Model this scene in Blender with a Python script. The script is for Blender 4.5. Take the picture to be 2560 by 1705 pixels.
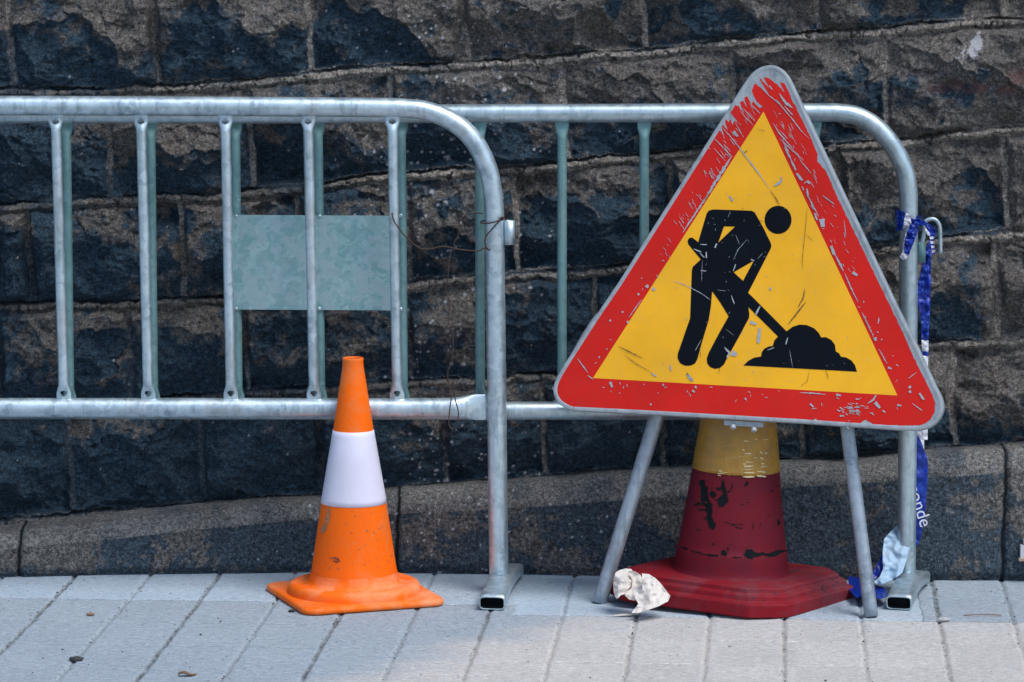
import bpy, bmesh, math, random
import numpy as np
from mathutils import Vector, Matrix, noise
from mathutils.geometry import delaunay_2d_cdt

for o in list(bpy.data.objects):
    bpy.data.objects.remove(o)
SC = bpy.context.scene
COL = SC.collection
random.seed(4)

# ------------------------------------------------------------------ camera
F, CX, CY = 9244.0, 1280.0, 852.5          # focal length and centre of a 2560 x 1705 frame
PITCH = math.radians(7.5)
CAM = Vector((0, -8.05, 1.623))
cd = bpy.data.cameras.new('camera')
cam = bpy.data.objects.new('camera', cd)
COL.objects.link(cam)
cam.location = CAM
cam.rotation_euler = (math.pi / 2 - PITCH, 0, 0)
cd.sensor_width = 36
cd.lens = 36 * F / 2560
cd.clip_end = 500
SC.camera = cam

# ------------------------------------------------------------------ light
w = bpy.data.worlds.new('World')
SC.world = w
w.use_nodes = True
nt = w.node_tree
bg = nt.nodes['Background']
sky = nt.nodes.new('ShaderNodeTexSky')
sky.sky_type = 'NISHITA'
sky.sun_disc = False
sky.sun_elevation = math.radians(59)
sky.sun_rotation = math.radians(135)
sky.air_density = 1.0
sky.dust_density = 1.0
sky.ozone_density = 1.0
nt.links.new(sky.outputs[0], bg.inputs[0])
bg.inputs[1].default_value = 0.125
sd = bpy.data.lights.new('sun', 'SUN')
sd.energy = 2.1
sd.angle = math.radians(30)
sd.color = (1, 0.98, 0.95)
sun = bpy.data.objects.new('sun', sd)
COL.objects.link(sun)
sdir = Vector((0.42, -0.42, 1.0)).normalized()
sun.rotation_euler = sdir.to_track_quat('Z', 'Y').to_euler()
SC.view_settings.view_transform = 'Standard'
SC.view_settings.look = 'None'
SC.view_settings.exposure = 0.38
SC.view_settings.gamma = 1
SC.render.engine = 'CYCLES'
SC.cycles.max_bounces = 6
SC.render.resolution_x, SC.render.resolution_y = 1024, 682

# ------------------------------------------------------------------ geometry helpers
def ray(px, py):
    u = (px - CX) / F
    v = (CY - py) / F
    c, s = math.cos(PITCH), math.sin(PITCH)
    return Vector((u, c + v * s, -s + v * c))

def P(px, py, Y=0.0):
    d = ray(px, py)
    return CAM + d * ((Y - CAM.y) / d.y)

def D(px, py, Y=0.0):                       # the same for coordinates read off a 2354-wide view
    return P(px * 1.0875, py * 1.0875, Y)

def GD(px, py, z=0.0):                      # ground point
    d = ray(px * 1.0875, py * 1.0875)
    return CAM + d * ((z - CAM.z) / d.z)

def plane_hit(px, py, p0, n):
    d = ray(px, py)
    return CAM + d * ((p0 - CAM).dot(n) / d.dot(n))

def wmat(o):
    m = o.matrix_basis.copy()
    return wmat(o.parent) @ m if o.parent else m

def link(me, name, parent=None, smooth=True, mats=()):
    o = bpy.data.objects.new(name, me)
    COL.objects.link(o)
    if parent:
        o.parent = parent
    for m in mats:
        me.materials.append(m)
    if smooth:
        me.polygons.foreach_set('use_smooth', [True] * len(me.polygons))
    return o

def make(name, verts, faces, mat, parent=None, smooth=True, midx=None):
    """verts in world space"""
    me = bpy.data.meshes.new(name)
    if parent:
        inv = wmat(parent).inverted()
        verts = [inv @ Vector(v) for v in verts]
    me.from_pydata([tuple(v) for v in verts], [], faces)
    mats = mat if isinstance(mat, (list, tuple)) else [mat]
    o = link(me, name, parent, smooth, mats)
    if midx:
        me.polygons.foreach_set('material_index', midx)
    me.validate()
    bm = bmesh.new(); bm.from_mesh(me)
    bmesh.ops.recalc_face_normals(bm, faces=bm.faces)
    bm.to_mesh(me); bm.free()
    return o

def empty(name, loc, label, cat, group=None, rot=(0, 0, 0)):
    o = bpy.data.objects.new(name, None)
    COL.objects.link(o)
    o.location = loc
    o.rotation_euler = rot
    o.empty_display_size = 0.05
    tag(o, label, cat, group)
    return o

def tag(o, label=None, cat=None, group=None, kind=None):
    if label: o['label'] = label
    if cat: o['category'] = cat
    if group: o['group'] = group
    if kind: o['kind'] = kind
    return o

def catmull(pts, n=8):
    pts = [Vector(p) for p in pts]
    out = []
    for i in range(len(pts) - 1):
        p0 = pts[i - 1] if i else pts[0] * 2 - pts[1]
        p1, p2 = pts[i], pts[i + 1]
        p3 = pts[i + 2] if i + 2 < len(pts) else pts[-1] * 2 - pts[-2]
        for k in range(n):
            t = k / n
            out.append(0.5 * ((2 * p1) + (p2 - p0) * t + (2 * p0 - 5 * p1 + 4 * p2 - p3) * t * t
                              + (3 * p1 - p0 - 3 * p2 + p3) * t ** 3))
    out.append(pts[-1])
    return out

def sweep(pts, ra, rb=None, up=(0, 1, 0), seg=24, cap=True, sq=1.0, hollow=0.0):
    """elliptic (or squarish) section swept along pts. ra lies across 'up', rb along it. -> verts, faces"""
    pts = [Vector(p) for p in pts]
    n = len(pts)
    if not isinstance(ra, (list, tuple)): ra = [ra] * n
    if rb is None: rb = ra
    if not isinstance(rb, (list, tuple)): rb = [rb] * n
    V, Fc = [], []
    up = Vector(up)
    def rings(k):
        for i, p in enumerate(pts):
            t = (pts[min(i + 1, n - 1)] - pts[max(i - 1, 0)]).normalized()
            b = (up - t * up.dot(t)).normalized()
            a = t.cross(b).normalized()
            for j in range(seg):
                th = 2 * math.pi * (j + 0.5) / seg
                c, s = math.cos(th), math.sin(th)
                if sq != 1.0:
                    c = math.copysign(abs(c) ** sq, c); s = math.copysign(abs(s) ** sq, s)
                V.append(p + a * c * (ra[i] - k) + b * s * (rb[i] - k))
    rings(0)
    for i in range(n - 1):
        for j in range(seg):
            a0 = i * seg + j; a1 = i * seg + (j + 1) % seg
            Fc.append((a0, a1, a1 + seg, a0 + seg))
    if hollow:
        o = n * seg
        rings(hollow)
        for i in range(n - 1):
            for j in range(seg):
                a0 = o + i * seg + j; a1 = o + i * seg + (j + 1) % seg
                Fc.append((a0, a0 + seg, a1 + seg, a1))
        for base in (0, (n - 1) * seg):
            for j in range(seg):
                a0 = base + j; a1 = base + (j + 1) % seg
                Fc.append((a0, a1, o + a1, o + a0))
    elif cap:
        Fc.append(tuple(range(seg))[::-1])
        Fc.append(tuple((n - 1) * seg + j for j in range(seg)))
    return V, Fc

class MB:
    def __init__(s): s.v = []; s.f = []; s.m = []
    def add(s, vf, m=0):
        V, Fc = vf; o = len(s.v)
        s.v += list(V); s.f += [tuple(i + o for i in f) for f in Fc]; s.m += [m] * len(Fc)
        return s
    def make(s, name, mat, parent=None, smooth=True):
        return make(name, s.v, s.f, mat, parent, smooth, s.m if any(s.m) else None)

def lathe(profile, seg=64, c=(0, 0, 0), cap_bottom=False):
    V, Fc = [], []
    for r, z in profile:
        for j in range(seg):
            th = 2 * math.pi * j / seg
            V.append(Vector((c[0] + r * math.cos(th), c[1] + r * math.sin(th), c[2] + z)))
    for i in range(len(profile) - 1):
        for j in range(seg):
            a0 = i * seg + j; a1 = i * seg + (j + 1) % seg
            Fc.append((a0, a1, a1 + seg, a0 + seg))
    return V, Fc

def box(c, s, rz=0.0):
    V = []
    for x in (-.5, .5):
        for y in (-.5, .5):
            for z in (-.5, .5):
                X, Y = x * s[0], y * s[1]
                V.append(Vector((c[0] + X * math.cos(rz) - Y * math.sin(rz), c[1] + X * math.sin(rz) + Y * math.cos(rz), c[2] + z * s[2])))
    return V, [(0, 1, 3, 2), (4, 6, 7, 5), (0, 4, 5, 1), (2, 3, 7, 6), (0, 2, 6, 4), (1, 5, 7, 3)]

def flat_shade_edges(o, ang=35):
    me = o.data
    bm = bmesh.new(); bm.from_mesh(me)
    for e in bm.edges:
        e.smooth = not (len(e.link_faces) == 2 and e.calc_face_angle(0) > math.radians(ang))
    bm.to_mesh(me); bm.free()
    return o

def inside(p, poly):
    c = False; j = len(poly) - 1
    for i in range(len(poly)):
        if (poly[i][1] > p[1]) != (poly[j][1] > p[1]) and \
           p[0] < (poly[j][0] - poly[i][0]) * (p[1] - poly[i][1]) / (poly[j][1] - poly[i][1]) + poly[i][0]:
            c = not c
        j = i
    return c

def tri_patch(loops, step):
    """2D loops (outer first, then holes) -> 2D verts and triangles with an interior grid"""
    pts, edges = [], []
    for lp in loops:
        o = len(pts)
        dense = []
        for i in range(len(lp)):
            a, b = Vector(lp[i]), Vector(lp[(i + 1) % len(lp)])
            k = max(1, int((b - a).length / step)) if step else 1
            for q in range(k): dense.append(a + (b - a) * (q / k))
        pts += dense
        edges += [(o + i, o + (i + 1) % len(dense)) for i in range(len(dense))]
    nb = len(pts)
    if step:
        xs = [p[0] for p in loops[0]]; ys = [p[1] for p in loops[0]]
        x = min(xs)
        r = random.Random(7)
        border = pts[:nb]
        while x < max(xs):
            y = min(ys)
            while y < max(ys):
                q = (x + r.uniform(-.3, .3) * step, y + r.uniform(-.3, .3) * step)
                if inside(q, loops[0]) and not any(inside(q, h) for h in loops[1:]) and \
                        min((b.x - q[0]) ** 2 + (b.y - q[1]) ** 2 for b in border) > (0.4 * step) ** 2:
                    pts.append(Vector(q))
                y += step
            x += step
    res = delaunay_2d_cdt(pts, edges, [], 1, 1e-6)
    V, T = res[0], res[2]
    if True:
        T = [t for t in T if (lambda c: inside(c, loops[0]) and not any(inside(c, h) for h in loops[1:]))(sum((V[i] for i in t), Vector((0, 0))) / len(t))]
    return V, [tuple(t) for t in T]

# ------------------------------------------------------------------ material helpers
def newmat(name):
    m = bpy.data.materials.new(name); m.use_nodes = True
    return m, m.node_tree, m.node_tree.nodes['Principled BSDF']

def N(t, typ, **kw):
    n = t.nodes.new(typ)
    for k, v in kw.items():
        if k in ('inp',):
            for a, b in v.items(): n.inputs[a].default_value = b
        else: setattr(n, k, v)
    return n

def coords(t, scale=(1, 1, 1), kind='Object'):
    tc = N(t, 'ShaderNodeTexCoord')
    mp = N(t, 'ShaderNodeMapping')
    mp.inputs['Scale'].default_value = scale
    t.links.new(tc.outputs[kind], mp.inputs[0])
    return mp.outputs[0]

def nz(t, vec, scale, detail=6, rough=.6, dist=0.0):
    n = N(t, 'ShaderNodeTexNoise', inp={'Scale': scale, 'Detail': detail, 'Roughness': rough, 'Distortion': dist})
    t.links.new(vec, n.inputs['Vector'])
    return n.outputs['Fac']

def ramp(t, fac, a, b, ca=(0, 0, 0, 1), cb=(1, 1, 1, 1)):
    r = N(t, 'ShaderNodeValToRGB')
    r.color_ramp.elements[0].position = a; r.color_ramp.elements[1].position = b
    r.color_ramp.elements[0].color = ca; r.color_ramp.elements[1].color = cb
    t.links.new(fac, r.inputs[0])
    return r.outputs[0]

def mix(t, fac, a, b, mode='MIX'):
    m = N(t, 'ShaderNodeMix', data_type='RGBA', blend_type=mode)
    for sock, v in ((m.inputs[0], fac), (m.inputs[6], a), (m.inputs[7], b)):
        if hasattr(v, 'is_output') or isinstance(v, bpy.types.NodeSocket): t.links.new(v, sock)
        elif isinstance(v, (int, float)): sock.default_value = v
        else: sock.default_value = (*v, 1) if len(v) == 3 else v
    return m.outputs[2]

def mul(t, a, b, op='MULTIPLY'):
    m = N(t, 'ShaderNodeMath', operation=op)
    for s, v in ((m.inputs[0], a), (m.inputs[1], b)):
        if isinstance(v, (int, float)): s.default_value = v
        else: t.links.new(v, s)
    return m.outputs[0]

def bump(t, b, h, strength, dist):
    n = N(t, 'ShaderNodeBump', inp={'Strength': strength, 'Distance': dist})
    t.links.new(h, n.inputs['Height'])
    t.links.new(n.outputs[0], b.inputs['Normal'])

def grain(t, c, v, s1, s2, lo=.5, hi=1.6, amt=1.0):
    g1 = ramp(t, nz(t, v, s1, 3, .7, .3), .36, .64, (lo,) * 3 + (1,), (hi,) * 3 + (1,))
    g2 = ramp(t, nz(t, v, s2, 2, .7), .36, .64, (lo,) * 3 + (1,), (hi,) * 3 + (1,))
    return mix(t, amt, mix(t, amt, c, g1, 'MULTIPLY'), g2, 'MULTIPLY')

def attr(t, name):
    return N(t, 'ShaderNodeAttribute', attribute_name=name).outputs['Fac']

def galv(name, base, dark, rough=.42, metal=.55, rust=.5, spangle=True, rust_thr=.62):
    m, t, b = newmat(name)
    v = coords(t)
    vo = N(t, 'ShaderNodeTexVoronoi', feature='F1', inp={'Scale': 70.0})
    wv = N(t, 'ShaderNodeVectorMath', operation='ADD')
    nn = N(t, 'ShaderNodeTexNoise', inp={'Scale': 40.0, 'Detail': 3.0})
    sc = N(t, 'ShaderNodeVectorMath', operation='SCALE'); sc.inputs[3].default_value = .02
    t.links.new(v, nn.inputs['Vector']); t.links.new(nn.outputs['Color'], sc.inputs[0])
    t.links.new(v, wv.inputs[0]); t.links.new(sc.outputs[0], wv.inputs[1]); t.links.new(wv.outputs[0], vo.inputs['Vector'])
    bw = N(t, 'ShaderNodeRGBToBW'); t.links.new(vo.outputs['Color'], bw.inputs[0])
    c = mix(t, ramp(t, bw.outputs[0], .2, .8), dark, base)
    c = mix(t, ramp(t, nz(t, v, 14, 8, .7), .35, .7), c, tuple(x * 1.15 for x in base))
    # white oxide freckles
    c = mix(t, mul(t, ramp(t, nz(t, v, 160, 3, .6), .66, .74), .55), c, (.62, .68, .72))
    # long dirt streaks and rust
    c = mix(t, mul(t, ramp(t, nz(t, coords(t, (60, 60, 5)), 1.0, 8, .75), .52, .68), .55), c, tuple(x * .45 for x in dark))
    rm = mul(t, ramp(t, nz(t, v, 5, 10, .75), rust_thr, rust_thr + .1), rust)
    c = mix(t, rm, c, (.23, .13, .085))
    c = mix(t, mul(t, ramp(t, nz(t, coords(t, (9, 9, 3)), 1.0, 8, .7), .54, .70), rust * .7), c, (.42, .31, .25))
    t.links.new(c, b.inputs['Base Color'])
    b.inputs['Metallic'].default_value = metal
    r = ramp(t, nz(t, v, 30, 6), .3, .8, (rough - .1,) * 3 + (1,), (rough + .2,) * 3 + (1,))
    t.links.new(r, b.inputs['Roughness'])
    bump(t, b, nz(t, v, 220, 5, .7), .12, .002)
    return m

M = {}
M['galv'] = galv('galvanised_steel', (.56, .67, .73), (.31, .41, .47), metal=.78, rough=.44)
M['galv_old'] = galv('weathered_galvanised_steel', (.50, .60, .65), (.32, .43, .48), rough=.42, metal=.8, rust=.25, rust_thr=.68)
M['galv_bar'] = galv('green_grey_galvanised_bar', (.16, .30, .31), (.10, .21, .22), rough=.55, metal=.35, rust=.2, rust_thr=.68)
M['galv_leg'] = galv('dull_steel_tube', (.36, .42, .48), (.24, .30, .35), rough=.5, metal=.6, rust=.15, rust_thr=.7)

def plate_mat():
    m, t, b = newmat('spangled_zinc_sheet')
    v = coords(t)
    wv = N(t, 'ShaderNodeVectorMath', operation='ADD')
    nn = N(t, 'ShaderNodeTexNoise', inp={'Scale': 30.0, 'Detail': 4.0})
    sc = N(t, 'ShaderNodeVectorMath', operation='SCALE'); sc.inputs[3].default_value = .05
    t.links.new(v, nn.inputs['Vector']); t.links.new(nn.outputs['Color'], sc.inputs[0])
    t.links.new(v, wv.inputs[0]); t.links.new(sc.outputs[0], wv.inputs[1])
    fs = []
    for s in (42.0, 95.0):
        vo = N(t, 'ShaderNodeTexVoronoi', feature='F1', inp={'Scale': s}); t.links.new(wv.outputs[0], vo.inputs['Vector'])
        bw = N(t, 'ShaderNodeRGBToBW'); t.links.new(vo.outputs['Color'], bw.inputs[0]); fs.append(bw.outputs[0])
    f = mul(t, mul(t, fs[0], fs[1], 'ADD'), .5)
    c = mix(t, ramp(t, f, .3, .7), (.19, .36, .38), (.33, .50, .52))
    c = mix(t, mul(t, ramp(t, fs[0], .60, .64), .55), c, (.31, .40, .45))
    c = mix(t, mul(t, ramp(t, nz(t, v, 9, 6), .5, .75), .4), c, (.40, .50, .53))
    c = mix(t, mul(t, ramp(t, nz(t, coords(t, (20, 20, 70)), 1.0, 7, .75), .5, .7), .3), c, (.20, .30, .31))
    t.links.new(c, b.inputs['Base Color'])
    b.inputs['Metallic'].default_value = .35
    b.inputs['Roughness'].default_value = .5
    bump(t, b, nz(t, v, 60, 5), .08, .002)
    return m
M['plate'] = plate_mat()

def paint(name, col, dirt, dirt_amt=.5, rough=.5, scale=18, spec=.5, chips=None, chip_thr=.7, bstr=.1, thr=(.45, .75)):
    m, t, b = newmat(name)
    v = coords(t)
    c = mix(t, ramp(t, nz(t, v, 5, 4), .3, .7), tuple(x * .88 for x in col), tuple(min(1, x * 1.1) for x in col))
    c = mix(t, mul(t, ramp(t, nz(t, v, scale, 9, .7, .3), *thr), dirt_amt), c, dirt)
    c = mix(t, mul(t, ramp(t, nz(t, v, scale * 9, 4, .7), .62, .72), dirt_amt * .6), c, dirt)
    if chips:
        c = mix(t, ramp(t, nz(t, v, scale * 5, 6, .7, 1.5), chip_thr, chip_thr + .02), c, chips)
    t.links.new(c, b.inputs['Base Color'])
    b.inputs['Specular IOR Level'].default_value = spec
    r = ramp(t, nz(t, v, 25, 6), .3, .8, (rough - .08,) * 3 + (1,), (rough + .18,) * 3 + (1,))
    t.links.new(r, b.inputs['Roughness'])
    bump(t, b, nz(t, v, 140, 6, .7), bstr, .002)
    return m

M['orange'] = paint('orange_plastic', (1.0, .145, .001), (.60, .25, .11), .75, .55, 7, spec=.22, thr=(.5, .72))
M['orange_base'] = paint('dusty_orange_rubber', (.98, .155, .006), (.85, .42, .24), .7, .65, 9, spec=.22, thr=(.45, .7))
M['band'] = paint('white_reflective_sheet', (.74, .72, .86), (.6, .58, .62), .2, .35, 8)
M['redcone'] = paint('faded_red_rubber', (.155, .006, .016), (.06, .012, .03), .85, .6, 6, spec=.2, chips=(.01, .014, .018), chip_thr=.70)
M['redbase'] = paint('dusty_red_rubber', (.22, .006, .014), (.15, .07, .085), .75, .7, 7, spec=.2, chips=(.03, .028, .04), chip_thr=.61, bstr=.35)
M['sleeve'] = paint('old_yellow_reflective_sheet', (.48, .24, .022), (.09, .06, .035), .9, .3, 6, .5, chips=(.5, .36, .12), chip_thr=.78, bstr=.35)
M['scuff_shade'] = paint('black_scuff_and_shade', (.004, .008, .010), (.015, .018, .02), .5, .8, spec=.15)
M['glint'] = paint('painted_sheet_glint', (.75, .62, .32), (.6, .5, .3), .3, .3)
M['signred'] = paint('red_sign_film', (.62, .010, .005), (.42, .03, .02), .35, .55, 22, .25, chips=(.40, .42, .44), chip_thr=.735)
M['signyellow'] = paint('yellow_sign_film', (.90, .445, .014), (.70, .42, .07), .30, .55, 16, .25, chips=(.45, .44, .34), chip_thr=.755)
M['signblack'] = paint('black_sign_film', (.001, .003, .007), (.002, .008, .014), .5, .6, 20, .12, chips=(.42, .46, .5), chip_thr=.765)
M['bare'] = paint('bare_scratched_metal', (.36, .40, .43), (.22, .24, .26), .5, .5, 60)
M['signback'] = galv('grey_sign_metal', (.36, .40, .43), (.26, .30, .33), rough=.5, metal=.35, rust=.1, spangle=False, rust_thr=.7)
M['wire'] = paint('rusty_wire', (.05, .026, .02), (.02, .012, .012), .6, .7, 30)
M['paper'] = paint('dirty_paper', (.66, .61, .56), (.34, .28, .22), .5, .8, 9, thr=(.55, .8), bstr=.02)
M['tape_blue'] = paint('blue_plastic_tape', (.001, .022, .29), (.01, .12, .55), .35, .35, 10, bstr=.03)
M['tape_light'] = paint('light_blue_tape', (.38, .52, .66), (.10, .30, .52), .7, .4, 7, bstr=.03)
M['tape_white'] = paint('white_plastic_tape', (.72, .72, .80), (.5, .53, .62), .4, .4, 20)
M['stonegrit'] = paint('dark_grit', (.03, .035, .04), (.1, .09, .08), .4, .8)
M['leaf'] = paint('dry_leaf', (.22, .13, .08), (.3, .2, .14), .5, .8, 60)
M['palegrit'] = paint('pale_grit', (.42, .43, .44), (.2, .2, .2), .5, .8, 60)
M['tag'] = paint('pale_painted_plate', (.55, .56, .60), (.4, .4, .42), .4, .6, 30)
M['rustcap'] = paint('beige_putty', (.42, .30, .22), (.3, .22, .17), .4, .8, 30)

# ------------------------------------------------------------------ numpy noise
def perlin(x, y, seed=0):
    xi = np.floor(x).astype(np.int64); yi = np.floor(y).astype(np.int64)
    xf = x - xi; yf = y - yi
    def g(ix, iy, dx, dy):
        h = (ix * 374761393 + iy * 668265263 + seed * 974634777) & 0x7fffffff
        h = ((h ^ (h >> 13)) * 1274126177) & 0x7fffffff
        h = h ^ (h >> 16)
        a = (h & 1023) / 1023.0 * 2 * np.pi
        return np.cos(a) * dx + np.sin(a) * dy
    u = xf ** 3 * (xf * (xf * 6 - 15) + 10); v = yf ** 3 * (yf * (yf * 6 - 15) + 10)
    n00 = g(xi, yi, xf, yf); n10 = g(xi + 1, yi, xf - 1, yf)
    n01 = g(xi, yi + 1, xf, yf - 1); n11 = g(xi + 1, yi + 1, xf - 1, yf - 1)
    return ((n00 * (1 - u) + n10 * u) * (1 - v) + (n01 * (1 - u) + n11 * u) * v) * 1.5

def fbm(x, y, sc, octv=5, seed=0, gain=.5, ridged=False):
    s = np.zeros_like(x); a = 1.0; tot = 0
    for i in range(octv):
        n = perlin(x * sc * 2.03 ** i + i * 17.3, y * sc * 2.03 ** i - i * 9.1, seed + i)
        if ridged: n = 1 - 2 * np.abs(n)
        s += a * n; tot += a; a *= gain
    return s / tot

def sstep(a, b, x):
    t = np.clip((x - a) / (b - a), 0, 1)
    return t * t * (3 - 2 * t)

def worley(x, y, sc, seed=0):
    """nearest-cell distance and the random id of that cell"""
    x = x * sc; y = y * sc
    xi = np.floor(x); yi = np.floor(y)
    best = np.full_like(x, 9.0); cid = np.zeros_like(x)
    for dx in (-1, 0, 1):
        for dy in (-1, 0, 1):
            cx = xi + dx; cy = yi + dy
            k = cx * 157.3 + cy * 311.9 + seed * 7.7
            r1 = np.sin(k) * 43758.5453; r1 -= np.floor(r1)
            r2 = np.sin(k * 1.7 + 3.1) * 24634.6345; r2 -= np.floor(r2)
            d = (cx + r1 - x) ** 2 + (cy + r2 - y) ** 2
            m_ = d < best
            best = np.where(m_, d, best); cid = np.where(m_, (r1 * 7.13 + r2 * 3.77) % 1.0, cid)
    return best, cid

def h1(n, k):
    v = np.sin(n * 127.1 + k * 311.7) * 43758.5453
    return v - np.floor(v)

def axis(lo, hi, a, b, fine, grow=1.25, cap=1e9):
    mid = list(np.arange(a, b + fine / 2, fine))
    L, x, s = [], a, fine
    while x > lo: s = min(s * grow, cap); x -= s; L.append(x)
    R, x, s = [], b, fine
    while x < hi: s = min(s * grow, cap); x += s; R.append(x)
    return np.array(L[::-1] + mid + R)

def grid_mesh(name, Pts, nx, ny, mat, attrs, parent=None, flip=False):
    me = bpy.data.meshes.new(name)
    nv = nx * ny; nf = (nx - 1) * (ny - 1)
    me.vertices.add(nv); me.vertices.foreach_set('co', Pts.astype(np.float32).ravel())
    i = np.arange(nf); r = i // (nx - 1); c = i % (nx - 1)
    a = r * nx + c
    q = np.stack([a, a + 1, a + 1 + nx, a + nx], 1)
    if flip: q = q[:, ::-1]
    me.loops.add(nf * 4); me.loops.foreach_set('vertex_index', q.astype(np.int32).ravel())
    me.polygons.add(nf)
    me.polygons.foreach_set('loop_start', (np.arange(nf) * 4).astype(np.int32))
    me.polygons.foreach_set('loop_total', np.full(nf, 4, np.int32))
    me.update(calc_edges=True)
    me.polygons.foreach_set('use_smooth', np.ones(nf, bool))
    for k, v in attrs.items():
        at = me.attributes.new(k, 'FLOAT', 'POINT')
        at.data.foreach_set('value', v.astype(np.float32).ravel())
    me.materials.append(mat)
    o = bpy.data.objects.new(name, me)
    COL.objects.link(o)
    if parent: o.parent = parent
    return o

# ------------------------------------------------------------------ stone wall
def wall_mat():
    m, t, b = newmat('rock_faced_basalt')
    v = coords(t)
    f1 = nz(t, v, 7, 8, .65)
    f2 = nz(t, coords(t, (85, 85, 120)), 1, 6, .8, .6)
    f3 = nz(t, v, 330, 3, .8)
    dark = mix(t, ramp(t, f2, .3, .75), (.008, .034, .064), (.062, .112, .158))
    dark = mix(t, mul(t, ramp(t, f3, .54, .70), .6), dark, (.13, .17, .21))
    brown = mix(t, ramp(t, f2, .3, .7), (.080, .070, .062), (.32, .27, .23))
    brown = mix(t, ramp(t, f1, .45, .8), brown, (.31, .28, .25))
    brown = mix(t, mul(t, ramp(t, f3, .54, .70), .6), brown, (.44, .39, .34))
    c = mix(t, attr(t, 'brown'), dark, brown)
    mort = mix(t, ramp(t, nz(t, v, 50, 8, .75), .3, .7), (.20, .175, .15), (.66, .59, .52))
    c = mix(t, attr(t, 'mortar'), c, mort)
    c = grain(t, c, v, 110, 300, .56, 1.6)
    c = mix(t, attr(t, 'redpaint'), c, (.20, .075, .075))
    c = mix(t, attr(t, 'white'), c, (.75, .75, .80))
    t.links.new(c, b.inputs['Base Color'])
    b.inputs['Roughness'].default_value = .82
    b.inputs['Specular IOR Level'].default_value = .35
    h = mul(t, mul(t, f2, .9), mul(t, nz(t, v, 120, 8, .8, .4), 1.0), 'ADD')
    bump(t, b, h, 1.0, .016)
    return m
M['wall'] = wall_mat()

WN = Vector((.055, 1, 0)).normalized()
WP0 = Vector((0, .25, 0))
def WD(px, py):
    p = plane_hit(px * 1.0875, py * 1.0875, WP0, WN)
    return p.x, p.z

def wall_y(x): return .25 - .055 * x
BASE_LINE = [(-600, 1330), (0, 1330), (350, 1324), (700, 1318), (1200, 1322), (1900, 1335), (2354, 1338), (3000, 1345)]
bl = [GD(*p) for p in BASE_LINE]
blx = [p.x for p in bl]; bly = [p.y for p in bl]

LINES = [
    [(0, 212), (200, 208), (380, 200), (540, 193), (700, 172), (900, 156), (1040, 150), (1290, 135), (1500, 115), (1800, 85), (2100, 62), (2354, 45)],
    [(0, 475), (165, 465), (320, 455), (500, 450), (675, 432), (740, 428), (850, 410), (1090, 396), (1177, 390), (1402, 370), (1607, 345), (1947, 338), (2077, 325), (2217, 307), (2354, 293)],
    [(0, 706), (180, 699), (360, 695), (510, 684), (700, 668), (935, 660), (1085, 643), (1177, 635), (1277, 630), (1437, 615), (1700, 600), (2027, 575), (2127, 560), (2227, 546), (2354, 538)],
    [(0, 940), (400, 920), (740, 895), (930, 882), (1163, 873), (1280, 862), (1700, 835), (2130, 797), (2354, 785)],
    [(0, 1206), (60, 1198), (291, 1178), (501, 1160), (727, 1148), (913, 1128), (1123, 1113), (1428, 1088), (1799, 1068), (1929, 1063), (2130, 1043), (2354, 1025)],
]
JOINTS = [                                   # vertical joints of each course, below each line
    [28, 360, 711, 1068, 1476, 1875, 2296],
    [248, 575, 900, 1297, 1687, 2034, 2420],
    [-20, 65, 415, 685, 935, 1187, 1547, 1930, 2312],
    [-10, 291, 560, 937, 1372, 1700, 2000, 2298],
    [150, 454, 732, 1020, 1250, 1528, 1850, 2200],
]
def line_z(pts, X):
    q = [WD(*p) for p in pts]
    sl = (q[-1][1] - q[0][1]) / (q[-1][0] - q[0][0])
    xs = [q[0][0] - 5] + [a[0] for a in q] + [q[-1][0] + 5]
    zs = [q[0][1] - 5 * sl] + [a[1] for a in q] + [q[-1][1] + 5 * sl]
    return np.interp(X, xs, zs)

xs = axis(-3.2, 3.2, -1.2, 1.2, .0023, 1.08, .009)
zs = axis(-.03, 2.7, 0.0, 1.335, .0023, 1.08, .008)
zs = zs[zs >= -.04]
X, Z = np.meshgrid(xs, zs)
wx = fbm(X, Z, 9, 4, 50) * .012 + fbm(X, Z, 40, 3, 51) * .004
wz = fbm(X, Z, 7, 4, 60) * .012 + fbm(X, Z, 45, 3, 61) * .005
Xw, Zw = X + wx, Z + wz
lz = [line_z(l, Xw) for l in LINES]
lines = [lz[0] + .24 * k for k in range(8, 0, -1)] + lz        # courses above the picture too
jts = []
for k in range(8, 0, -1):
    r = random.Random(k)
    xx = -300 + 170 * (k % 2); row = []
    while xx < 2800: row.append(xx); xx += r.uniform(310, 420)
    jts.append(row)
ncourse = len(lines)
H = np.zeros_like(X); dist = np.full_like(X, .0); sid = np.zeros_like(X); U = np.zeros_like(X); Vv = np.zeros_like(X)
dh = np.full_like(X, 9.0); dv = np.full_like(X, 9.0)
course_top_dist = np.zeros_like(X); low_d = np.full_like(X, 9.0)
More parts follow.
